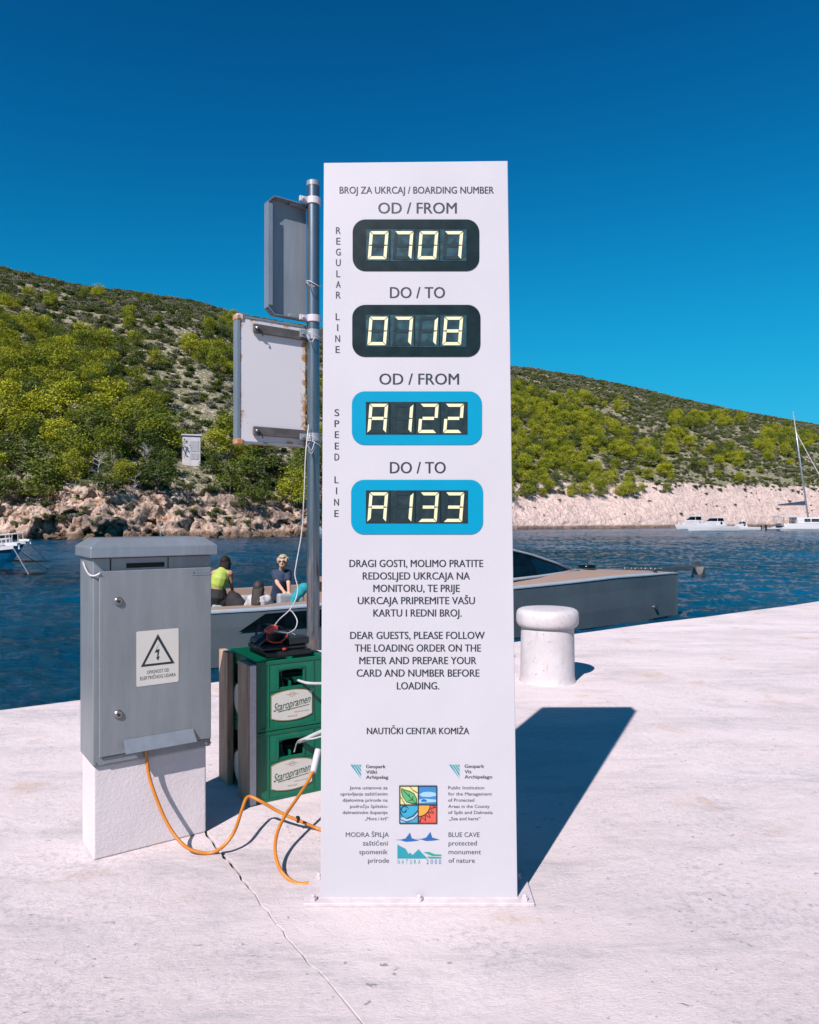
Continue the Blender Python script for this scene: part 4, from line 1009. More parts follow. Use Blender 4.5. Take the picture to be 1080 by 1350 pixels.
for k in range(6): x = .6 + k * 2.6; c.tube([(x, -3.5, 1.5), (x, -3.5, 2.1)], .02, 5)
c.tube([(.6, -3.5, 2.1), (13.6, -3.5, 2.2)], .02, 5); c.build('rail', M['alu'], cat)
c = MB(); 
for k in range(14):
    a = k / 14 * 2 * math.pi; a2 = (k + 1) / 14 * 2 * math.pi; c.limb((1.3 + .28 * math.cos(a), -2.6, 1.9 + .28 * math.sin(a)), (1.3 + .28 * math.cos(a2), -2.6, 1.9 + .28 * math.sin(a2)), .08, .08, 8)
c.build('life_ring', M['yellow'], cat)
dg_ = empty('inflatable_dinghy', (at(1007, 698.8, d).x, d - 1, WZ), R(-5)); tag(dg_, 'grey inflatable dinghy with black outboard at the stern of the catamaran', 'dinghy')
c = MB()
for y in (-.6, .6): c.limb((.3, y, .35), (3.0, y, .35), .24, .22, 12)
c.limb((3.0, -.6, .38), (3.5, 0, .45), .22, .2, 12); c.limb((3.0, .6, .38), (3.5, 0, .45), .22, .2, 12); c.build('tube', M['seat'], dg_, smooth=True)
c = MB(); c.box(.2, 3.0, -.5, .5, .12, .2); c.build('floor', M['black'], dg_)
c = MB(); c.box(-.25, .15, -.18, .18, .55, 1.15); c.box(-.15, .05, -.07, .07, -.3, .55); c.build('outboard_motor', M['black'], dg_, bevel=.05)

# --- blue boats at the left edge
def blueboat(px, py_wl, px_tip, L, heading, label, fb, railing):
    d = (CH - WZ) * F / (py_wl - HZ); q = at(px_tip, py_wl, d)
    r = empty('fishing_boat', (q.x, q.y, WZ), heading); tag(r, label, 'boat')
    H, Dk, hb, sh = hull_loft(L, L * .34, fb, fb * .6, bow_pow=2.0, rake=1.1, flare=.8)
    H.build('hull', M['bluehull'], r, smooth=False); Dk.build('deck', M['boatw'], r)
    c = MB()
    for sgn in (-1, 1):
        v = []
        for k in range(25):
            x = L * k / 24; b = hb(x); z = sh(x); v += [(x - .03, sgn * (b + .03), z - .10), (x - .03, sgn * (b + .03), z + .05), (x, sgn * max(0, b - .05), z + .05), (x, sgn * max(0, b - .05), z - .1)]
        c.add(v, [(4 * a + b, 4 * a + (b + 1) % 4, 4 * a + 4 + (b + 1) % 4, 4 * a + 4 + b) for a in range(24) for b in range(4)])
    c.build('rubbing_strake', M['boatw'], r)
    c = MB(); c.prism([(L * .42, sh(2) - .1), (L * .45, sh(2) + 1.3), (L * .72, sh(2) + 1.3), (L * .74, sh(2) - .1)], -L * .1, L * .1); c.build('wheelhouse', M['boatw'], r, bevel=.05)
    for k in range(3):
        c = MB(); y0 = -L * .085 + k * L * .06; c.box(L * .436, L * .444, y0, y0 + L * .05, sh(2) + .7, sh(2) + 1.15); c.build('window', M['glassd'], r)
    c = MB()
    for sgn in (-1, 1):
        pts = [(x, sgn * max(.02, hb(x) - .08), sh(x) + railing) for x in np.linspace(.15, L * .4, 6)]; rail(c, pts, .022)
        for p_ in pts: rail(c, [(p_[0], p_[1], p_[2] - railing), p_], .018)
    c.build('bow_rail', M['boatw'], r)
    c = MB(); c.box(-.28, .35, -.09, .09, fb + .02, fb + .14); c.tube([(-.3, 0, fb - .12), (-.26, 0, fb + .1), (.1, 0, fb + .12)], .04, 8); c.build('anchor_roller', M['boatw'], r, bevel=.02)
    return r, Vector((q.x, q.y, WZ + fb)), d
r1_, tip1, d1 = blueboat(0, 760, 18, 7.0, R(180 - 18), 'blue boat with white strake at the left edge, nearer of the two bows', 1.22, .35)
r2_, tip2, d2 = blueboat(0, 742, 34, 7.5, R(180 - 10), 'blue boat with a white bow rail behind the nearer blue bow', 1.12, .5)
def rope(name, a, b, sag, r, label, cat='rope', m='rope', grp=None):
    a = Vector(a); b = Vector(b); pts = [a.lerp(b, k / 16) - Vector((0, 0, sag * 4 * (k / 16) * (1 - k / 16))) for k in range(17)]
    o = MB(); c = pts[0].copy(); o.tube([p - c for p in pts], r, 6); o = o.build(name, M[m], smooth=True); o.location = c; tag(o, label, cat, grp); return o
def wl(px, py):
    d = (CH - WZ) * F / (py - HZ); return at(px, py, d)
rope('mooring_rope', tip1 + Vector((0, -.1, .02)), wl(39, 759), .0, .022, 'pale mooring rope dropping steeply from the nearer blue bow', m='boatw')
rope('mooring_rope', tip1 + Vector((.05, -.1, .02)), wl(64, 751), .05, .016, 'grey mooring rope running right from the nearer blue bow')
rope('mooring_rope', tip2 + Vector((0, 0, .0)), wl(53, 729), .0, .016, 'thin mooring rope from the farther blue bow')
# small pale boat with canopy close under the far rocks, left of the pole
r = empty('covered_boat', (wl(374, 706.0).x, wl(374, 706.0).y, WZ), R(4)); tag(r, 'small pale blue grey covered boat under the rocks left of the steel pole', 'boat')
H, Dk, hb, sh = hull_loft(6.0, 2.0, .75, .6); H.build('hull', M['ltgrey'], r); Dk.build('deck', M['boatw'], r)
c = MB(); c.prism([(1.0, .65), (1.6, 1.25), (5.4, 1.25), (5.8, .62)], -.95, .95); c.build('canopy', M['ltgrey'], r, bevel=.08)
# ------------------------------------------------------------------ white boarding-number totem
SD = 2.29
def sx(px): return (px - 540) / F * SD
def sz(py): return CH - (py - HZ) / F * SD
totem = empty('display_totem', (0, SD, 0)); tag(totem, 'tall white boarding number totem with four digit displays', 'display totem')
def Sp(px, py, k=0): return (sx(px), -.0008 * k, sz(py))        # point on the printed face
# body as three layers: face panel, metal case
c = MB(); fc = [(sx(422.5), sz(1187)), (sx(682.5), sz(1187)), (sx(669.5), sz(212)), (sx(427), sz(214.5))]
c.prism(fc, 0, .008); c.build('face_panel', M['acrylic'], totem, bevel=.002)
ins = [(sx(424), sz(1187)), (sx(681), sz(1187)), (sx(668), sz(213)), (sx(428.5), sz(215.5))]
c = MB(); c.prism(ins, .010, .088); c.build('case', M['white'], totem, bevel=.004)
c = MB(); c.prism([(a, b) for a, b in fc], .090, .098); c.build('back_panel', M['acrylic'], totem, bevel=.002)
c = MB(); c.box(-.329, .388, -.035, .135, .0, .012); c.build('base_plate', M['plate'], totem, bevel=.002)
c = MB(); c.box(sx(420), sx(684), -.006, .104, .013, sz(1187) - .0005); c.build('foot_rim', M['plate'], totem, bevel=.002)
for bx, by in ((-.30, -.018), (.36, -.018), (-.30, .118), (.36, .118), (.03, -.020)):
    c = MB(); c.lathe([(.011, .0125), (.011, .021), (.007, .021), (.007, .029), (.004, .031)], 6 if bx != .03 else 12, (bx, by)); c.build('bolt', M['plate'], totem)
INK = []
def block(lines, name='lettering', mat='ink', off=-.010, bold=0.0):
    mb = MB()
    for s, x0, x1, yb, yc in lines: text_fit(mb, s, sx(x0), sx(x1), sz(yb), (yb - yc) / F * SD, lambda x, z: (x, -.0008, z), offset=off, bold=bold)
    return mb.build(name, M[mat], totem)
block([('BROJ ZA UKRCAJ / BOARDING NUMBER', 448, 651, 255.2, 246.2)], 'heading', off=-.003, bold=.0006)
block([('OD / FROM', 499, 602, 281.5, 267.2)], 'heading', off=-.004, bold=.0009); block([('DO / TO', 514.5, 586.5, 393, 378.5)], 'heading', off=-.004, bold=.0009)
block([('OD / FROM', 500.5, 605, 507, 492.5)], 'heading', off=-.004, bold=.0009); block([('DO / TO', 514.5, 587.5, 624, 609)], 'heading', off=-.004, bold=.0009)
def vert(s, x0, ys, w=6.0, h=9.0):
    mb = MB()
    for ch, y in zip(s, ys):
        ww = {'I': 1.1, 'L': 5.0, 'E': 5.2}.get(ch, w); text_fit(mb, ch, sx(x0 - ww / 2), sx(x0 + ww / 2), sz(y + h / 2), h / F * SD, lambda x, z: (x, -.0008, z), offset=-.004, bold=.0006)
    mb.build('side_lettering', M['ink'], totem)
vert('REGULAR', 446.2, [304, 318, 332.3, 346.3, 361, 375, 389]); vert('LINE', 445.3, [417.5, 432, 446.5, 460.8])
vert('SPEED', 444.3, [544, 558.5, 573, 588, 602.5]); vert('LINE', 443.8, [632.5, 647, 662, 677])
block([('DRAGI GOSTI, MOLIMO PRATITE', 461, 637, 747.5, 738), ('REDOSLJED UKRCAJA NA', 478.5, 619.5, 764, 754.5), ('MONITORU, TE PRIJE', 492.5, 606, 780.3, 770.8),
       ('UKRCAJA PRIPREMITE VAŠU', 472, 626, 796.5, 787), ('KARTU I REDNI BROJ.', 492.5, 608.5, 812.8, 803.3)], 'notice_text', 'ink', -.002, bold=.0007)
block([('DEAR GUESTS, PLEASE FOLLOW', 462, 639, 842.3, 832.8), ('THE LOADING ORDER ON THE', 468, 634, 859, 849.5), ('METER AND PREPARE YOUR', 474, 628, 875.5, 866),
       ('CARD AND NUMBER BEFORE', 470.5, 632, 892, 882.5), ('LOADING.', 523.5, 579, 908.8, 899.3)], 'notice_text', 'ink', -.002, bold=.0007)
block([('NAUTIČKI CENTAR KOMIŽA', 484, 618.5, 967.8, 959.3)], 'notice_text', 'ink', -.002, bold=.0007)
block([('Geopark', 482.7, 508.5, 1012.6, 1008.2), ('Viški', 482.7, 497, 1019.8, 1015.4), ('Arhipelag', 482.7, 512, 1026.6, 1022.2)], 'logo_text', 'ink', -.001, bold=.0004)
block([('Geopark', 612.7, 638.3, 1012.2, 1007.8), ('Vis', 612.7, 621.5, 1019.4, 1015), ('Archipelago', 612.7, 649, 1026.2, 1021.8)], 'logo_text', 'ink', -.001, bold=.0004)
block([('Javna ustanova za', 461, 511, 1040.5, 1036.3), ('upravljanje zaštićenim', 449, 511, 1048.6, 1044.4), ('dijelovima prirode na', 452, 511, 1056.8, 1052.6),
       ('području Splitsko-', 461.5, 512, 1065, 1060.8), ('dalmatinske županije', 452, 511, 1073, 1068.8), ('„More i krš“', 481, 512, 1081.3, 1077)], 'small_print', 'grayink', -.001, bold=.00015)
block([('Public Institution', 591, 638.5, 1040.5, 1036.3), ('for the Management', 591, 648.5, 1048.6, 1044.4), ('of Protected', 591, 625.3, 1056.8, 1052.6),
       ('Areas in the County', 591, 645.5, 1065, 1060.8), ('of Split and Dalmatia', 591, 649.5, 1073, 1068.8), ('„Sea and karst“', 592, 633.5, 1081.3, 1077)], 'small_print', 'grayink', -.001, bold=.00015)
block([('MODRA ŠPILJA', 456, 512.8, 1103.3, 1097.2), ('zaštićeni', 478.3, 511.3, 1114.5, 1108.3), ('spomenik', 473.7, 511.3, 1126, 1119.8), ('prirode', 485.3, 513, 1137.3, 1131.2)], 'small_print', 'grayink', -.001, bold=.00015)
block([('BLUE CAVE', 591.5, 632.3, 1103.3, 1097.2), ('protected', 591.5, 628.7, 1114.5, 1108.3), ('monument', 591.5, 634.2, 1126, 1119.8), ('of nature', 591.5, 626, 1137.3, 1131.2)], 'small_print', 'grayink', -.001, bold=.00015)
def pm(name, c): m = plain(name, c, .45, var=.02); return m
PC = dict(teal=pm('print_teal', (.01, .30, .36)), green=pm('print_green', (.02, .33, .25)), blue=pm('print_blue', (.01, .12, .38)), sky=pm('print_sky', (.03, .22, .50)), lsky=pm('print_pale_blue', (.35, .56, .72)),
          lgrn=pm('print_leaf_green', (.10, .42, .16)), yel=pm('print_yellow', (.75, .68, .30)), org=pm('print_orange', (.85, .36, .05)), red=pm('print_red', (.72, .10, .06)), wave=pm('print_wave_blue', (.03, .36, .55)), ink=M['ink'], white=M['white'])
PK = list(PC); PM_ = [PC[k] for k in PK]
def poly(mb, pts, c, k=1): mb.add([Sp(x, y, k) for x, y in pts], [tuple(range(len(pts)))], PK.index(c))
def line(mb, pts, w, c='ink', k=4):
    for (x0, y0), (x1, y1) in zip(pts[:-1], pts[1:]):
        dx, dy = x1 - x0, y1 - y0; L = math.hypot(dx, dy) or 1; nx, ny = -dy / L * w / 2, dx / L * w / 2; ex, ey = dx / L * w * .3, dy / L * w * .3
        poly(mb, [(x0 + nx - ex, y0 + ny - ey), (x1 + nx + ex, y1 + ny + ey), (x1 - nx + ex, y1 - ny + ey), (x0 - nx - ex, y0 - ny - ey)], c, k)
for ox, oy in ((462, 1008), (592, 1008)):
    mb = MB(); poly(mb, [(ox, oy), (ox + 3.2, oy), (ox + 14, oy + 18), (ox + 14, oy + 18.5)], 'teal'); poly(mb, [(ox + 4.2, oy), (ox + 6.6, oy), (ox + 14, oy + 11.5), (ox + 14, oy + 15.5)], 'teal')
    poly(mb, [(ox + 7.6, oy), (ox + 9.8, oy), (ox + 14, oy + 6), (ox + 14, oy + 9.5)], 'green'); poly(mb, [(ox + 10.8, oy), (ox + 14, oy), (ox + 14, oy + 4)], 'green')
    mb.build('geopark_logo', PM_, totem)
# four-field emblem: leaf, clouds over water, wave, sun
mb = MB(); x0, y0, x1, y1 = 527, 1035.5, 575.7, 1084.7; xm, ym = 551.4, 1060.3
poly(mb, [(x0, y0), (xm, y0), (xm, ym), (x0, ym)], 'yel'); poly(mb, [(xm, y0), (x1, y0), (x1, ym), (xm, ym)], 'sky', 1)
poly(mb, [(x0, ym), (xm, ym), (xm, y1), (x0, y1)], 'wave'); poly(mb, [(xm, ym), (x1, ym), (x1, y1), (xm, y1)], 'red')
leaf = [(529.5, 1039), (534, 1041), (540, 1042.5), (546, 1046), (549, 1052), (549.5, 1059), (543, 1058.5), (536, 1056.5), (531, 1050), (529.5, 1044)]
poly(mb, leaf, 'lgrn', 2); line(mb, leaf + [leaf[0]], .8); line(mb, [(532, 1042), (540, 1050), (549.5, 1059.5)], .8); line(mb, [(540, 1050), (539, 1046)], .6); line(mb, [(544, 1054), (544.5, 1049)], .6); line(mb, [(544, 1054), (539, 1054.5)], .6)
line(mb, [(541, 1037), (544, 1041), (551, 1045)], .8); line(mb, [(528, 1050), (534, 1059.5)], .8)
poly(mb, [(553, 1047), (558, 1044), (566, 1043.5), (574.5, 1045), (575, 1049), (566, 1050.5), (556, 1050)], 'lsky', 2); poly(mb, [(552, 1054), (560, 1052.5), (575, 1054), (575, 1057), (552, 1058.5)], 'lsky', 2); poly(mb, [(555, 1055), (559, 1052.8), (563, 1055), (562, 1056.5), (556, 1056.5)], 'blue', 3)
poly(mb, [(527.5, 1079), (533, 1076), (538, 1079.5), (546, 1076), (551, 1070), (551, 1076), (546, 1081.5), (537, 1084), (527.5, 1084)], 'lsky', 2)
sp = [(533 + (5.5 - .0 * k) * math.cos(R(20 + k * 22)) * (1 - k * .035), 1067 - 5.2 * math.sin(R(20 + k * 22)) * (1 - k * .035)) for k in range(17)]
line(mb, sp, .9); line(mb, [(528, 1070), (530, 1075), (536, 1078.5), (544, 1075.5), (551, 1068)], .9); line(mb, [(528, 1080), (536, 1083), (545, 1080), (551, 1074)], .9)
poly(mb, [(xm, ym), (567, ym)] + [(551.5 + 15.5 * math.cos(R(a)), 1060.4 + 15.5 * math.sin(R(a))) for a in range(10, 91, 10)], 'org', 2)
line(mb, [(551.5 + 15.5 * math.cos(R(a)), 1060.4 + 15.5 * math.sin(R(a))) for a in range(0, 91, 10)], .8)
for a in (8, 28, 47, 66, 85):
    c0 = (551.5, 1060.4); line(mb, [(c0[0] + 17 * math.cos(R(a - 8)), c0[1] + 17 * math.sin(R(a - 8))), (c0[0] + 23 * math.cos(R(a)), c0[1] + 23 * math.sin(R(a))), (c0[0] + 17 * math.cos(R(a + 8)), c0[1] + 17 * math.sin(R(a + 8)))], .7)
for a, b_ in (((x0, y0), (x1, y0)), ((x0, ym), (x1, ym)), ((x0, y1), (x1, y1)), ((x0, y0), (x0, y1)), ((xm, y0), (xm, y1)), ((x1, y0), (x1, y1))): line(mb, [a, b_], 1.2, k=5)
mb.build('park_emblem', PM_, totem)
mb = MB()   # birds and mountains
for ox, oy in ((521, 1107), (548, 1106)):
    poly(mb, [(ox, oy), (ox + 8, oy - .3), (ox + 14, oy - 2), (ox + 19.5, oy - 9.5), (ox + 22, oy - 2), (ox + 32, oy + 1), (ox + 22, oy + 2.2), (ox + 14, oy + 2.6), (ox + 8, oy + .8)], 'blue')
poly(mb, [(524, 1113), (528, 1115.5), (535, 1119), (538.5, 1125.5), (541, 1124), (544, 1127), (552, 1119.5), (558, 1126), (564, 1131.8), (524, 1131.8)], 'teal')
poly(mb, [(558, 1123.5), (566, 1123), (573, 1126), (582, 1126.5), (582, 1128.5), (570, 1128.5)], 'green'); poly(mb, [(563, 1129), (572, 1129.5), (582, 1129.8), (582, 1131.8), (566, 1131.8)], 'green')
for i, ch in enumerate('NATURA 2000'):
    if ch != ' ':
        x_ = 524.2 + i * 5.45; text_fit(mb, ch, sx(x_), sx(x_ + 2.9), sz(1139), 5.9 / F * SD, lambda x, z: (x, -.0008, z), offset=.0, mi=PK.index('blue' if i > 6 else 'teal'))
mb.build('nature_network_logo', PM_, totem)
# displays
SEG = {'0': 'abcdef', '7': 'abc', '1': 'bc', '8': 'abcdefg', 'A': 'abcefg', '2': 'abged', '3': 'abgcd'}
def display(bx0, bx1, by0, by1, wx0, wx1, wy0, wy1, txt, mat, lab):
    dp = MB(); dp.prism(rrect(sx(bx0), sx(bx1), sz(by1), sz(by0), 17 / F * SD, 8), -.0022, -.0002); dp = dp.build('display', M[mat], totem, bevel=.0006); dp['label'] = lab
    w_ = MB(); w_.prism([(sx(wx0), sz(wy1)), (sx(wx1), sz(wy1)), (sx(wx1), sz(wy0)), (sx(wx0), sz(wy0))], -.0032, -.0024); w_.build('display_window', M['winl' if mat == 'bezel' else 'win'], dp)
    pitch = (wx1 - wx0 - 1) / 4.0
    for i in range(1, 4):
        xx = wx0 + .5 + pitch * i - 3; q = MB(); q.prism([(sx(xx), sz(wy1 - 1)), (sx(xx + 1.6), sz(wy1 - 1)), (sx(xx + 1.6), sz(wy0 + 1)), (sx(xx), sz(wy0 + 1))], -.0040, -.0034); q.build('divider', M['bezel'], dp)
    H_ = (wy1 - wy0) - 4.5; yt = wy0 + 2.6; yb = yt + H_; w0 = 24.5; th_ = 4.1
    for i, ch in enumerate(txt):
        ox = wx0 + 2.0 + pitch * i
        def P(u, v): return (ox + u + 3.0 * (1 - v / H_), yt + v)
        g = .55; h2 = H_ / 2
        S = {'a': [(g + .2, 0), (w0 - g - .2, 0), (w0 - th_ - g, th_), (th_ + g, th_)], 'd': [(th_ + g, H_ - th_), (w0 - th_ - g, H_ - th_), (w0 - g, H_), (g, H_)],
             'f': [(0, g + .4), (th_, th_ + g), (th_, h2 - .9), (0, h2 - .5)], 'b': [(w0, g + .4), (w0, h2 - .5), (w0 - th_, h2 - .9), (w0 - th_, th_ + g)],
             'e': [(0, h2 + .5), (th_, h2 + .9), (th_, H_ - th_ - g), (0, H_ - g)], 'c': [(w0, h2 + .5), (w0, H_ - g), (w0 - th_, H_ - th_ - g), (w0 - th_, h2 + .9)],
             'g': [(th_ + g, h2 - th_ / 2), (w0 - th_ - g, h2 - th_ / 2), (w0 - th_ - g, h2 + th_ / 2), (th_ + g, h2 + th_ / 2)]}
        for sname, pts in S.items():
            on = sname in SEG[ch]; q = MB(); pp = [P(u, v) for u, v in pts]; y_ = -.0052 if on else -.0044
            q.prism([(sx(a), sz(b_)) for a, b_ in pp], y_, y_ + .0008); o = q.build('segment', M['seg'] if on else M['segoff'], dp)
            o['label'] = 'pale yellow lit segment' if on else 'dark unlit segment'
display(465, 632, 289.5, 357.5, 483, 615, 303, 344.5, '0707', 'bezel', 'black framed display reading 0707')
display(464.5, 633.5, 402, 470.5, 482.5, 615, 415.5, 457.5, '0718', 'bezel', 'black framed display reading 0718')
display(464, 635.5, 516, 586.5, 482.5, 616.5, 530, 573, 'A122', 'cyan', 'cyan framed display reading A122')
display(463, 637, 632.5, 704.5, 482.5, 617, 646.5, 690, 'A133', 'cyan', 'cyan framed display reading A133')

# ------------------------------------------------------------------ electrical cabinet on its plinth
ca = R(35.4); cab = empty('electrical_cabinet', (-1.111, 2.56, 0), ca); tag(cab, 'grey metal electrical cabinet with a warning sticker on a white plinth', 'electrical cabinet')
c = MB(); c.box(0, .406, 0.0, .185, 0, .331); c.build('plinth', M['plinth'], cab, bevel=.006)
c = MB(); c.box(-.004, .419, -.012, .200, .333, 1.064); c.build('case', M['cab'], cab, bevel=.003)
c = MB(); c.box(.014, .416, -.026, -.0125, .366, 1.018); door = c.build('door', M['cab'], cab, bevel=.0025)
c = MB(); v = [(-.018, -.038, 1.066), (.436, -.038, 1.066), (.436, .220, 1.066), (-.018, .220, 1.066), (-.018, -.038, 1.103), (.436, -.038, 1.103), (.436, .220, 1.103), (-.018, .220, 1.103), (.022, -.002, 1.134), (.396, -.002, 1.134), (.396, .185, 1.134), (.022, .185, 1.134)]
c.add(v, [(3, 2, 1, 0), (0, 1, 5, 4), (1, 2, 6, 5), (2, 3, 7, 6), (3, 0, 4, 7), (4, 5, 9, 8), (5, 6, 10, 9), (6, 7, 11, 10), (7, 4, 8, 11), (8, 9, 10, 11)]); c.build('roof_cap', M['cabl'], cab, bevel=.003)
c = MB(); c.box(.108, .243, -.0135, -.0122, 1.026, 1.043); c.build('vent_slot', M['dark'], cab)
c = MB(); c.box(.052, .056, -.0135, -.012, 1.02, 1.062); c.box(.255, .258, -.0135, -.012, 1.02, 1.062); c.build('seam', M['dark'], cab)
for z_ in (.910, .509):
    rot = Matrix.Translation((.077, -.026, z_)) @ Matrix.Rotation(R(90), 4, 'X')
    c = MB(); c.lathe([(.0155, 0.0), (.0155, .004), (.012, .008), (.007, .008), (.006, .003)], 20, mat=rot); lk = c.build('lock', M['steel'], door, smooth=False)
    c = MB(); c.lathe([(.0035, .0082), (.0035, .0095)], 8, mat=rot); c.build('keyhole', M['dark'], door)
# flap over the cable entry, tilted out
c = MB(); c.add([(.093, -.029, .416), (.344, -.029, .416), (.348, -.062, .376), (.093, -.062, .376), (.093, -.031, .414), (.344, -.031, .414), (.348, -.064, .374), (.093, -.064, .374)], [(0, 1, 2, 3), (7, 6, 5, 4), (0, 3, 7, 4), (1, 0, 4, 5), (2, 1, 5, 6), (3, 2, 6, 7)]); c.build('cable_flap', M['cabl'], cab)
c = MB(); c.box(.03, .405, -.0165, -.0125, .338, .362); c.build('lower_rail', M['cab'], cab, bevel=.001)
st_ = MB(); st_.prism(rrect(.139, .291, .598, .797, .006, 4), -.0272, -.0264); st_ = st_.build('warning_sticker', M['cream'], door)
mb = MB()
def dpt(x, z): return (x, -.0277, z)
tri = [(.215, .782), (.276, .668), (.154, .668)]; tin = [(.215, .762), (.262, .676), (.168, .676)]
for i in range(3):
    j = (i + 1) % 3; mb.add([dpt(*tri[i]), dpt(*tri[j]), dpt(*tin[j]), dpt(*tin[i])], [(0, 1, 2, 3)], 0)
mb.add([dpt(*p) for p in tin], [(0, 1, 2)], 1)
bolt_ = [(.220, .748), (.203, .714), (.213, .716), (.212, .697), (.2075, .698), (.2155, .684), (.2215, .700), (.2165, .699), (.221, .727), (.2105, .724)]
mb.add([(x, -.0281, z) for x, z in bolt_], [tuple(range(len(bolt_)))], 0)
text_fit(mb, 'OPASNOST OD', .176, .255, .640, .0125, dpt, offset=-.002); text_fit(mb, 'ELEKTRIČNOG UDARA', .152, .280, .620, .0125, dpt, offset=-.002)
mb.build('warning_print', [M['ink'], M['sticker']], door)
mb = MB(); mb.prism(rrect(.340, .413, .990, 1.008, .001, 2), -.0272, -.0264); mb.build('name_plate', M['cabl'], door)
mb = MB(); text_fit(mb, 'o  ——————', .348, .408, .996, .006, dpt); mb.box(.346, .350, -.0277, -.0273, .996, 1.003); mb.build('plate_print', M['grayink'], door)
mb = MB(); mb.tube(spline([(-.008, .13, 1.045), (-.012, .06, 1.02), (-.012, .0, 1.006), (.0, -.022, 1.004), (.016, -.030, 1.012)], 6), .0035, 8); mb.build('tie_cord', M['wirew'], cab, smooth=True)
mb = MB(); mb.lathe([(.004, 1.134), (.004, 1.15), (.006, 1.15), (.002, 1.158)], 8, (.26, .09)); mb.build('cap_stud', M['steel'], cab)
for x_, y_, z_ in ((.004, -.0128, .345), (.418, -.0128, .345)):
    mb = MB(); mb.ball((x_, y_, z_), .0035, 8); mb.build('rivet', M['steel'], cab)

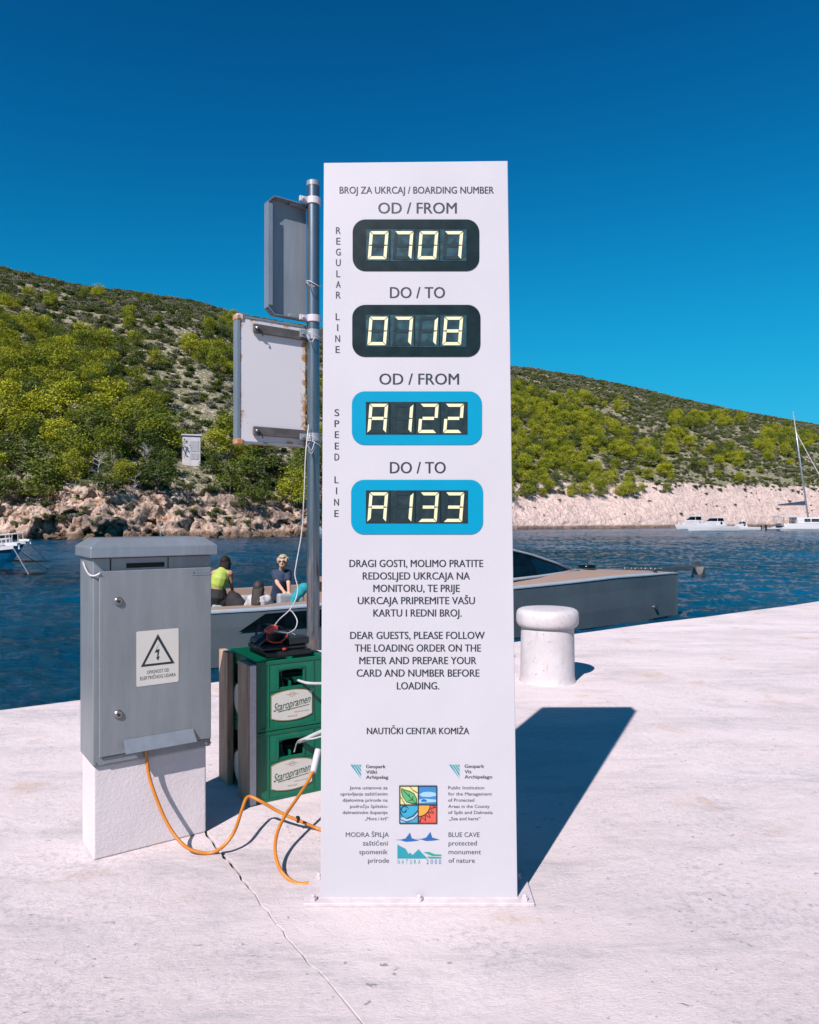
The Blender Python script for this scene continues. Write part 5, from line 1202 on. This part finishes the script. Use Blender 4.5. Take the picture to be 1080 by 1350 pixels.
# ------------------------------------------------------------------ beer crates with timber
cr = R(32.4); CO = Vector((-.643, 3.064, 0)); CW, CD_, CHh = .315, .40, .298
CU = Vector((math.cos(cr), math.sin(cr), 0)); CV = Vector((-math.sin(cr), math.cos(cr), 0))
def cw_(x, y, z): return CO + CU * x + CV * y + Vector((0, 0, z))
def crate(z0, label):
    r = empty('beer_crate', (CO.x, CO.y, z0), cr); tag(r, label, 'beer crate', 'stacked green beer crates')
    c = MB(); t = .010; hx0, hx1, hz0, hz1 = .100, .213, .180, .252
    c.box(0.003, hx0, .003, t, .0, CHh); c.box(hx1, CW - .003, .003, t, .0, CHh); c.box(hx0, hx1, .003, t, 0, hz0)
    arch = [(hx0, hz1 - .006), (hx0 + .03, hz1), (hx1 - .03, hz1), (hx1, hz1 - .006), (hx1, CHh), (hx0, CHh)]; c.prism(arch, .003, t)
    c.box(0.003, CW - .003, CD_ - t, CD_ - .003, 0, CHh); c.box(CW - t, CW - .003, t, CD_ - t, 0, CHh)
    c.box(0.003, t, t, .06, 0, CHh); c.box(.003, t, CD_ - .06, CD_ - t, 0, CHh); c.box(.003, t, .06, CD_ - .06, 0, .16); c.box(.003, t, .06, CD_ - .06, .25, CHh)
    c.box(t, CW - t, t, CD_ - t, .004, .014)
    c.build('shell', M['green'], r, bevel=.0015)
    c = MB()    # proud rim, corner posts, bands
    c.box(0, CW, 0, .004, CHh - .016, CHh - .001); c.box(0, CW, 0, .004, .001, .014); c.box(0, .004, .004, CD_, CHh - .016, CHh - .001); c.box(0, .004, .004, CD_, .001, .014)
    for a, b_ in ((0, .018), (.052, .056), (.262, .266), (CW - .018, CW)): c.box(a, b_, -.0005, .0042, .0142, CHh - .0162)
    c.box(.0565, .2615, -.0003, .0035, .166, .172); c.box(hx0 - .008, hx0 - .001, -.002, .0036, .178, .255); c.box(hx1 + .001, hx1 + .008, -.002, .0036, .178, .255)
    c.box(hx0 - .008, hx1 + .008, -.002, .0036, .2555, .262)
    c.build('rim_and_ribs', M['greend'], r, bevel=.001)
    for k in range(4):
        c = MB(); c.box(t, CW - t, .08 * (k + 1) - .002, .08 * (k + 1) + .002, .015, .20) if k < 3 else c.box(CW / 2 - .002, CW / 2 + .002, t, CD_ - t, .015, .20); c.build('bottle_divider', M['greend'], r)
    def label_sh(x0, x1, z0_, z1_):
        pts = []; n = 8; bulge = (z1_ - z0_) * .13
        for k in range(n + 1): u = k / n; pts.append((x0 + (x1 - x0) * u, z0_ + bulge * (1 - math.sin(math.pi * u) ** .7)))
        for k in range(n + 1): u = k / n; pts.append((x1 - (x1 - x0) * u, z1_ - bulge * (1 - math.sin(math.pi * u) ** .7)))
        return pts
    L1 = MB(); L1.prism(label_sh(.064, .255, .033, .166), -.0012, -.0008 + .0030); lb = L1.build('label_plate', M['gold'], r)
    L2 = MB(); L2.prism(label_sh(.067, .252, .036, .163), -.0020, -.0014); L2.build('label_face', M['cream'], lb)
    def lp(x, z): return (x, -.0026, z)
    mb = MB()
    # script-like brand name, rising to the right, with underline
    def slant(x, z): return (x, -.0026, z + (x - .075) * .12)
    text_fit(mb, 'Staropramen', .074, .246, .080, .034, slant, offset=.002, shear=.35, mi=0)
    mb.add([slant(.095, .073), slant(.240, .070), slant(.240, .0725), slant(.095, .0765)], [(0, 1, 2, 3)], 0)
    text_fit(mb, 'PREMIUM BEER', .170, .240, .064, .0055, lp, mi=1); text_fit(mb, 'PRAGUE', .140, .182, .048, .007, lp, mi=2)
    for a in range(0, 360, 30):
        x_, z_ = .160 + .013 * math.cos(R(a)), .146 + .009 * math.sin(R(a)); mb.add([lp(x_ - .002, z_), lp(x_, z_ + .0025), lp(x_ + .002, z_), lp(x_, z_ - .0025)], [(0, 1, 2, 3)], 1)
    text_fit(mb, '1869', .150, .170, .1435, .006, lp, mi=1)
    mb.add([lp(.128, .146), lp(.143, .147), lp(.143, .1448)], [(0, 1, 2)], 1); mb.add([lp(.192, .146), lp(.177, .147), lp(.177, .1448)], [(0, 2, 1)], 1)
    mb.build('label_print', [M['lgreen'], M['gold'], M['lred']], lb)
    # side labels
    L3 = MB(); L3.prism([(.10 + .20 * (.5 - .5 * math.cos(R(a))) if False else .20 + .085 * math.cos(R(a)), .10 + .072 * math.sin(R(a))) for a in range(0, 360, 15)], -.002, .0028, axis='x'); L3.build('side_label', M['cream'], r)
    return r
crate(0.0, 'green beer crate at the bottom of the stack on the ground'); crate(.300, 'green beer crate on top of the stack, under the black charger')
for y0, y1, th_, z1, lab in ((.0, .145, .034, .590, 'weathered timber board against the crates, the nearer one with a pale end'), (.285, .405, .034, .600, 'weathered timber board against the crates, the farther narrow one')):
    r = MB(); r.box(-th_, -.003, 0, y1 - y0, 0, z1); o = r.build('timber_board', M['wood'], bevel=.004); q = cw_(0, y0 - .004, 0); o.location = q; o.rotation_euler = (0, 0, cr)
    if y0 < .1:
        e = MB(); e.box(-th_ + .002, -.005, -.0045, -.0005, .004, z1 - .002); e.build('painted_edge', M['plate'], o)
    tag(o, lab, 'timber board')
# bottles showing in the crates
for z0, lab in ((.0, 'dark beer bottles standing in the lower crate'), (.3, 'dark beer bottles standing in the upper crate')):
    for ix in range(2):
        for iy in range(2):
            mb = MB(); mb.lathe([(.030, 0), (.031, .13), (.026, .165), (.013, .20), (.0125, .235), (.014, .238), (.014, .245)], 14); o = mb.build('bottle', M['glassd'], smooth=True)
            o.location = cw_(.05 + ix * .072, .045 + (iy * .078 if z0 > .1 else iy * .078), z0 + .015); tag(o, 'dark beer bottle inside the %s green crate, seen through its side opening' % ('upper' if z0 else 'lower'), 'bottle', lab)
# battery charger on the crates
bc = empty('battery_charger', cw_(.035, .06, .600), cr); tag(bc, 'black battery charger with red clamp resting on the top crate', 'battery charger')
c = MB(); c.box(.025, .235, -.02, .19, 0, .026); c.build('base', M['black'], bc, bevel=.005)
c = MB(); c.box(.012, .220, .00, .18, .027, .046); c.build('housing', M['black'], bc, bevel=.006)
c = MB(); c.box(.135, .232, -.005, .075, .047, .078); c.build('battery_block', M['black'], bc, bevel=.005)
c = MB(); c.prism([(.02, .047), (.13, .047), (.19, .065), (.17, .085), (.115, .092), (.03, .070)], .09, .19); c.build('lid', M['black'], bc, bevel=.006)
c = MB(); c.add([(-.02, .03, .045), (-.008, .005, .045), (.072, .035, .090), (.060, .062, .094), (-.02, .03, .062), (-.008, .005, .060), (.072, .035, .104), (.060, .062, .110)], [(0, 1, 2, 3), (7, 6, 5, 4), (0, 4, 5, 1), (1, 5, 6, 2), (2, 6, 7, 3), (3, 7, 4, 0)]); c.build('clamp_arm', M['black'], bc, bevel=.003)
c = MB(); c.prism([(-.028, -.011), (.022, -.016), (.030, .004), (.0, .018), (-.026, .012)], -.018, .018, mat=Matrix.Translation((.073, .050, .116)) @ Matrix.Rotation(R(-25), 4, 'Y')); c.build('red_clamp', M['red'], bc, bevel=.004)
c = MB(); c.tube(spline([(.06, .05, .108), (.04, .015, .085), (.05, -.005, .070), (.09, -.008, .066), (.13, .01, .085), (.16, .07, .088)], 6), .0035, 8); c.build('red_wire', M['red'], bc, smooth=True)
c = MB(); c.tube(spline([(.02, .10, .09), (.05, .12, .125), (.12, .12, .12), (.18, .11, .09), (.21, .08, .07)], 6), .005, 8); c.build('handle', M['black'], bc, smooth=True)
c = MB(); c.ball((.105, -.022, .036), (.010, .004, .006), 10); c.build('red_light', M['red'], bc)

# ------------------------------------------------------------------ sign pole with two panels seen from behind
PP = at(413, 1000, 3.6); PP.z = 0; pole = empty('sign_pole', PP, R(35.4)); tag(pole, 'steel pole with rusty foot carrying two sign panels, left of the totem', 'sign pole')
c = MB(); c.tube([(0, 0, 0), (0, 0, .8), (0, 0, 1.6), (0, 0, 2.4), (0, 0, 2.86)], .0315, 24); po = c.build('pole', M['pole'], pole, smooth=True)
m_ = po.modifiers.new('e', 'EDGE_SPLIT'); m_.split_angle = R(50)
c = MB(); c.lathe([(.033, 2.845), (.033, 2.868), (.02, 2.874)], 20); c.build('pole_cap', M['tray'], pole)
def mast_clamp(z, mat='white', w=.034, ears=True):
    c = MB(); c.lathe([(.0325, z - w / 2), (.037, z - w / 2), (.037, z + w / 2), (.0325, z + w / 2)], 24)
    if ears: c.box(-.075, -.034, -.010, .006, z - w * .38, z + w * .38); c.box(-.067, -.055, -.02, .016, z - .006, z + .006)
    return c.build('clamp', M[mat], pole, bevel=.002)
mast_clamp(2.770); mast_clamp(2.190)
mast_clamp(2.110, 'tray', .05); mast_clamp(1.605, 'tray', .04)
# lower box panel: origin at its right edge by the pole
lp_ = MB(); lp_.box(-.359, -.004, .036, .075, 0, .60); lo = lp_.build('sign_panel', M['rusty'], pole, bevel=.004); lo.location = (-.028, -.02, 1.556); lo['label'] = 'white square sign panel with rusty edges'
c = MB(); c.box(-.362, -.346, .032, .079, .002, .598); c.box(-.3455, -.004, .033, .0355, .588, .598); c.box(-.3455, -.004, .033, .0355, .002, .012); f_ = c.build('panel_frame', M['cabl'], lo, bevel=.003)
for z_ in (.062, .545):
    for (xx, zz) in ((-.385, .0), (-.385, .58)):
        pass
    c = MB(); c.box(-.285, .012, .018, .0325, z_ - .021, z_ + .021); c.build('bracket_bar', M['steeld'], lo, bevel=.002)
    c = MB(); c.lathe([(.008, .0), (.008, .01), (.004, .014)], 10, mat=Matrix.Translation((-.272, .017, z_)) @ Matrix.Rotation(R(90), 4, 'X')); c.build('bracket_bolt', M['steel'], lo)
    c = MB(); c.tube(spline([(-.265, .012, z_), (-.25, .006, z_ - .015), (-.242, .012, z_ - .035)], 4), .0025, 6); c.build('wire_end', M['black'], lo)
for xx, zz in ((-.362, -.004), (-.362, .578)):
    c = MB(); c.box(xx - .003, xx + .03, .028, .082, zz, zz + .026); c.build('corner_cap', M['rusty'], lo, bevel=.004)
# upper tray panel with cut corners and a folded rim
cc = .032; x0, x1, z0, z1 = -.234, -.012, 2.185, 2.755
outl = [(x0 + cc, z0), (x1, z0), (x1, z1), (x0 + cc, z1), (x0, z1 - cc), (x0, z0 + cc)]
c = MB(); c.prism(outl, .052, .056); up = c.build('sign_panel', M['tray'], pole); up['label'] = 'plain grey sign panel with cut corners and folded rim'
c = MB()
def rimseg(a, b_, w=.004):
    a = Vector((a[0], 0, a[1])); b_ = Vector((b_[0], 0, b_[1])); t = (b_ - a).normalized(); nn = Vector((-t.z, 0, t.x)) * w
    q = [a, b_, b_ + nn, a + nn]; c.add([(p_.x, y_, p_.z) for y_ in (.012, .0515) for p_ in q], [(0, 1, 2, 3), (7, 6, 5, 4), (0, 4, 5, 1), (1, 5, 6, 2), (2, 6, 7, 3), (3, 7, 4, 0)])
for i in range(6):
    if i == 1: continue
    rimseg(outl[i], outl[(i + 1) % 6])
c.box(x0 + .001, x0 + .022, .010, .014, z0 + cc + .01, z1 - cc - .01)
c.build('folded_rim', M['cabl'], up)
c = MB(); c.box(x1 - .10, x1 + .006, .030, .051, 2.762 - .02, 2.762 - .006); c.box(x1 - .10, x1 + .006, .030, .051, 2.196, 2.21); c.build('channel', M['tray'], up)
# wire twisted round the pole
c = MB()
for z_, s_ in ((2.11, 1), (1.60, 1.3), (1.575, 1.1), (2.36, .6)):
    c.tube(spline([(.036 * math.cos(a), .036 * math.sin(a), z_ + .012 * math.sin(a * 1.7 + z_)) for a in np.linspace(0, 6.0, 14)], 3), .0028, 6)
    c.tube(spline([(-.03, -.02, z_), (-.06, -.05, z_ - .02 * s_), (-.04, -.055, z_ - .05 * s_), (-.015, -.045, z_ - .02)], 4), .0022, 6)
c.build('tie_wire', M['wirew'], pole)

# ------------------------------------------------------------------ bollard
bo = empty('mooring_bollard', (1.03, 5.44, 0)); tag(bo, 'thick white painted mooring bollard near the quay edge', 'bollard')
c = MB(); c.lathe([(.212, 0), (.205, .012), (.200, .05), (.197, .30), (.195, .385), (.193, .402)], 56); c.build('post', M['bol'], bo, smooth=True).modifiers.new('e', 'EDGE_SPLIT').split_angle = R(50)
c = MB(); prof = [(.195, .404), (.207, .406), (.220, .416), (.228, .432), (.231, .455), (.231, .490), (.227, .512), (.217, .527), (.200, .536), (.16, .541), (.08, .544), (.02, .545)]; c.lathe(prof, 56); c.build('cap', M['bol'], bo, smooth=True)

# ------------------------------------------------------------------ cords
def cord(name, pts, r, m, label, cat='cable', extra=None):
    o = MB(); P = spline(pts, 8); c = P[0].copy(); o.tube([p - c for p in P], r, 10); o = o.build(name, M[m], smooth=True); o.location = c; tag(o, label, cat); return o
fx = Vector((math.cos(ca), math.sin(ca), 0)); fy = Vector((-math.sin(ca), math.cos(ca), 0)); c0 = Vector((-1.111, 2.56, 0))
def cp(x, y, z): return c0 + fx * x + fy * y + Vector((0, 0, z))
cord('orange_cord', [cp(.172, -.020, .40), cp(.173, -.030, .36), cp(.180, -.035, .28), at(206, 1052, 2.63), at(222, 1088, 2.62), at(241, 1113, 2.60), at(260, 1123, 2.60) , at(280, 1124, 2.61), at(297, 1113, 2.60), at(310, 1094, 2.635), at(319, 1068, 2.73), at(327, 1050.5, 2.79),
     at(343, 1056, 2.79), at(362, 1067, 2.80), at(382, 1077, 2.80), at(402, 1085, 2.80), at(422, 1093.5, 2.80), at(450, 1103, 2.72)], .0062, 'orange', 'orange cable drooping from the grey cabinet to behind the totem')
cord('orange_cord', [at(413, 1016, 2.92), at(404, 1034, 2.86), at(390, 1055, 2.76), at(375, 1077, 2.66), at(365, 1100, 2.58), at(363, 1124, 2.51), at(369, 1145, 2.45), at(381, 1159, 2.42), at(396, 1165.5, 2.40), at(412, 1163, 2.405), at(430, 1157, 2.42)], .0062, 'orange', 'orange cable looping down from a white connector beside the totem')
cord('white_connector', [at(420, 988, 2.97), at(417, 1000, 2.95), at(413, 1018, 2.915)], .014, 'wirew', 'white plug connector at the end of the looping orange cable', 'connector')
cord('white_cable', [at(393, 897, 3.20), at(403, 900, 3.12), at(413, 901, 3.08), at(430, 901, 3.0)], .006, 'wirew', 'white cable leaving the handle hole of the top crate')
cord('white_cable', [at(394, 978, 3.20), at(404, 974, 3.12), at(414, 969, 3.08), at(430, 962, 3.0)], .009, 'wirew', 'thick white cable leaving the handle hole of the bottom crate')
cord('white_wire', [at(388, 992, 3.20), at(391, 981, 3.18), at(397, 975, 3.12), at(412, 974, 3.05), at(430, 969, 3.0)], .0035, 'wirew', 'thin white wire below the thick one at the bottom crate')
cord('white_wire', [at(407, 560, 3.55), at(403, 600, 3.5), at(401, 650, 3.48), at(398, 700, 3.46), at(391, 742, 3.42), at(389, 758, 3.41), at(392.5, 775, 3.4), at(390, 790, 3.38), at(382, 804, 3.34), at(370, 815, 3.30), at(364, 822, 3.24), at(361, 829, 3.2)], .0026, 'wirew', 'thin white wire hanging from the steel pole to the red clamp', 'wire')
cord('white_wire', [at(382, 803, 3.34), at(388, 810, 3.34), at(392, 819, 3.33), at(389, 829, 3.30), at(380, 834.5, 3.27), at(370, 833.5, 3.23), at(361, 831, 3.2)], .0026, 'wirew', 'white wire loop hanging just above the black charger', 'wire')
cord('white_cable', [at(398, 853.5, 3.5), at(405, 856, 3.42), at(414, 858.5, 3.38), at(432, 859, 3.3)], .006, 'wirew', 'white cable lying on the rim of the top crate')
o = MB(); o.box(-.006, .006, -.008, .008, 0, .022); o = o.build('cable_clip', M['black'], bevel=.001); o.location = at(393, 1084, 2.80); o.rotation_euler = (0, 0, .5); tag(o, 'small black clip on the orange cable left of the totem', 'clip')
print('OBJS', len(bpy.data.objects))
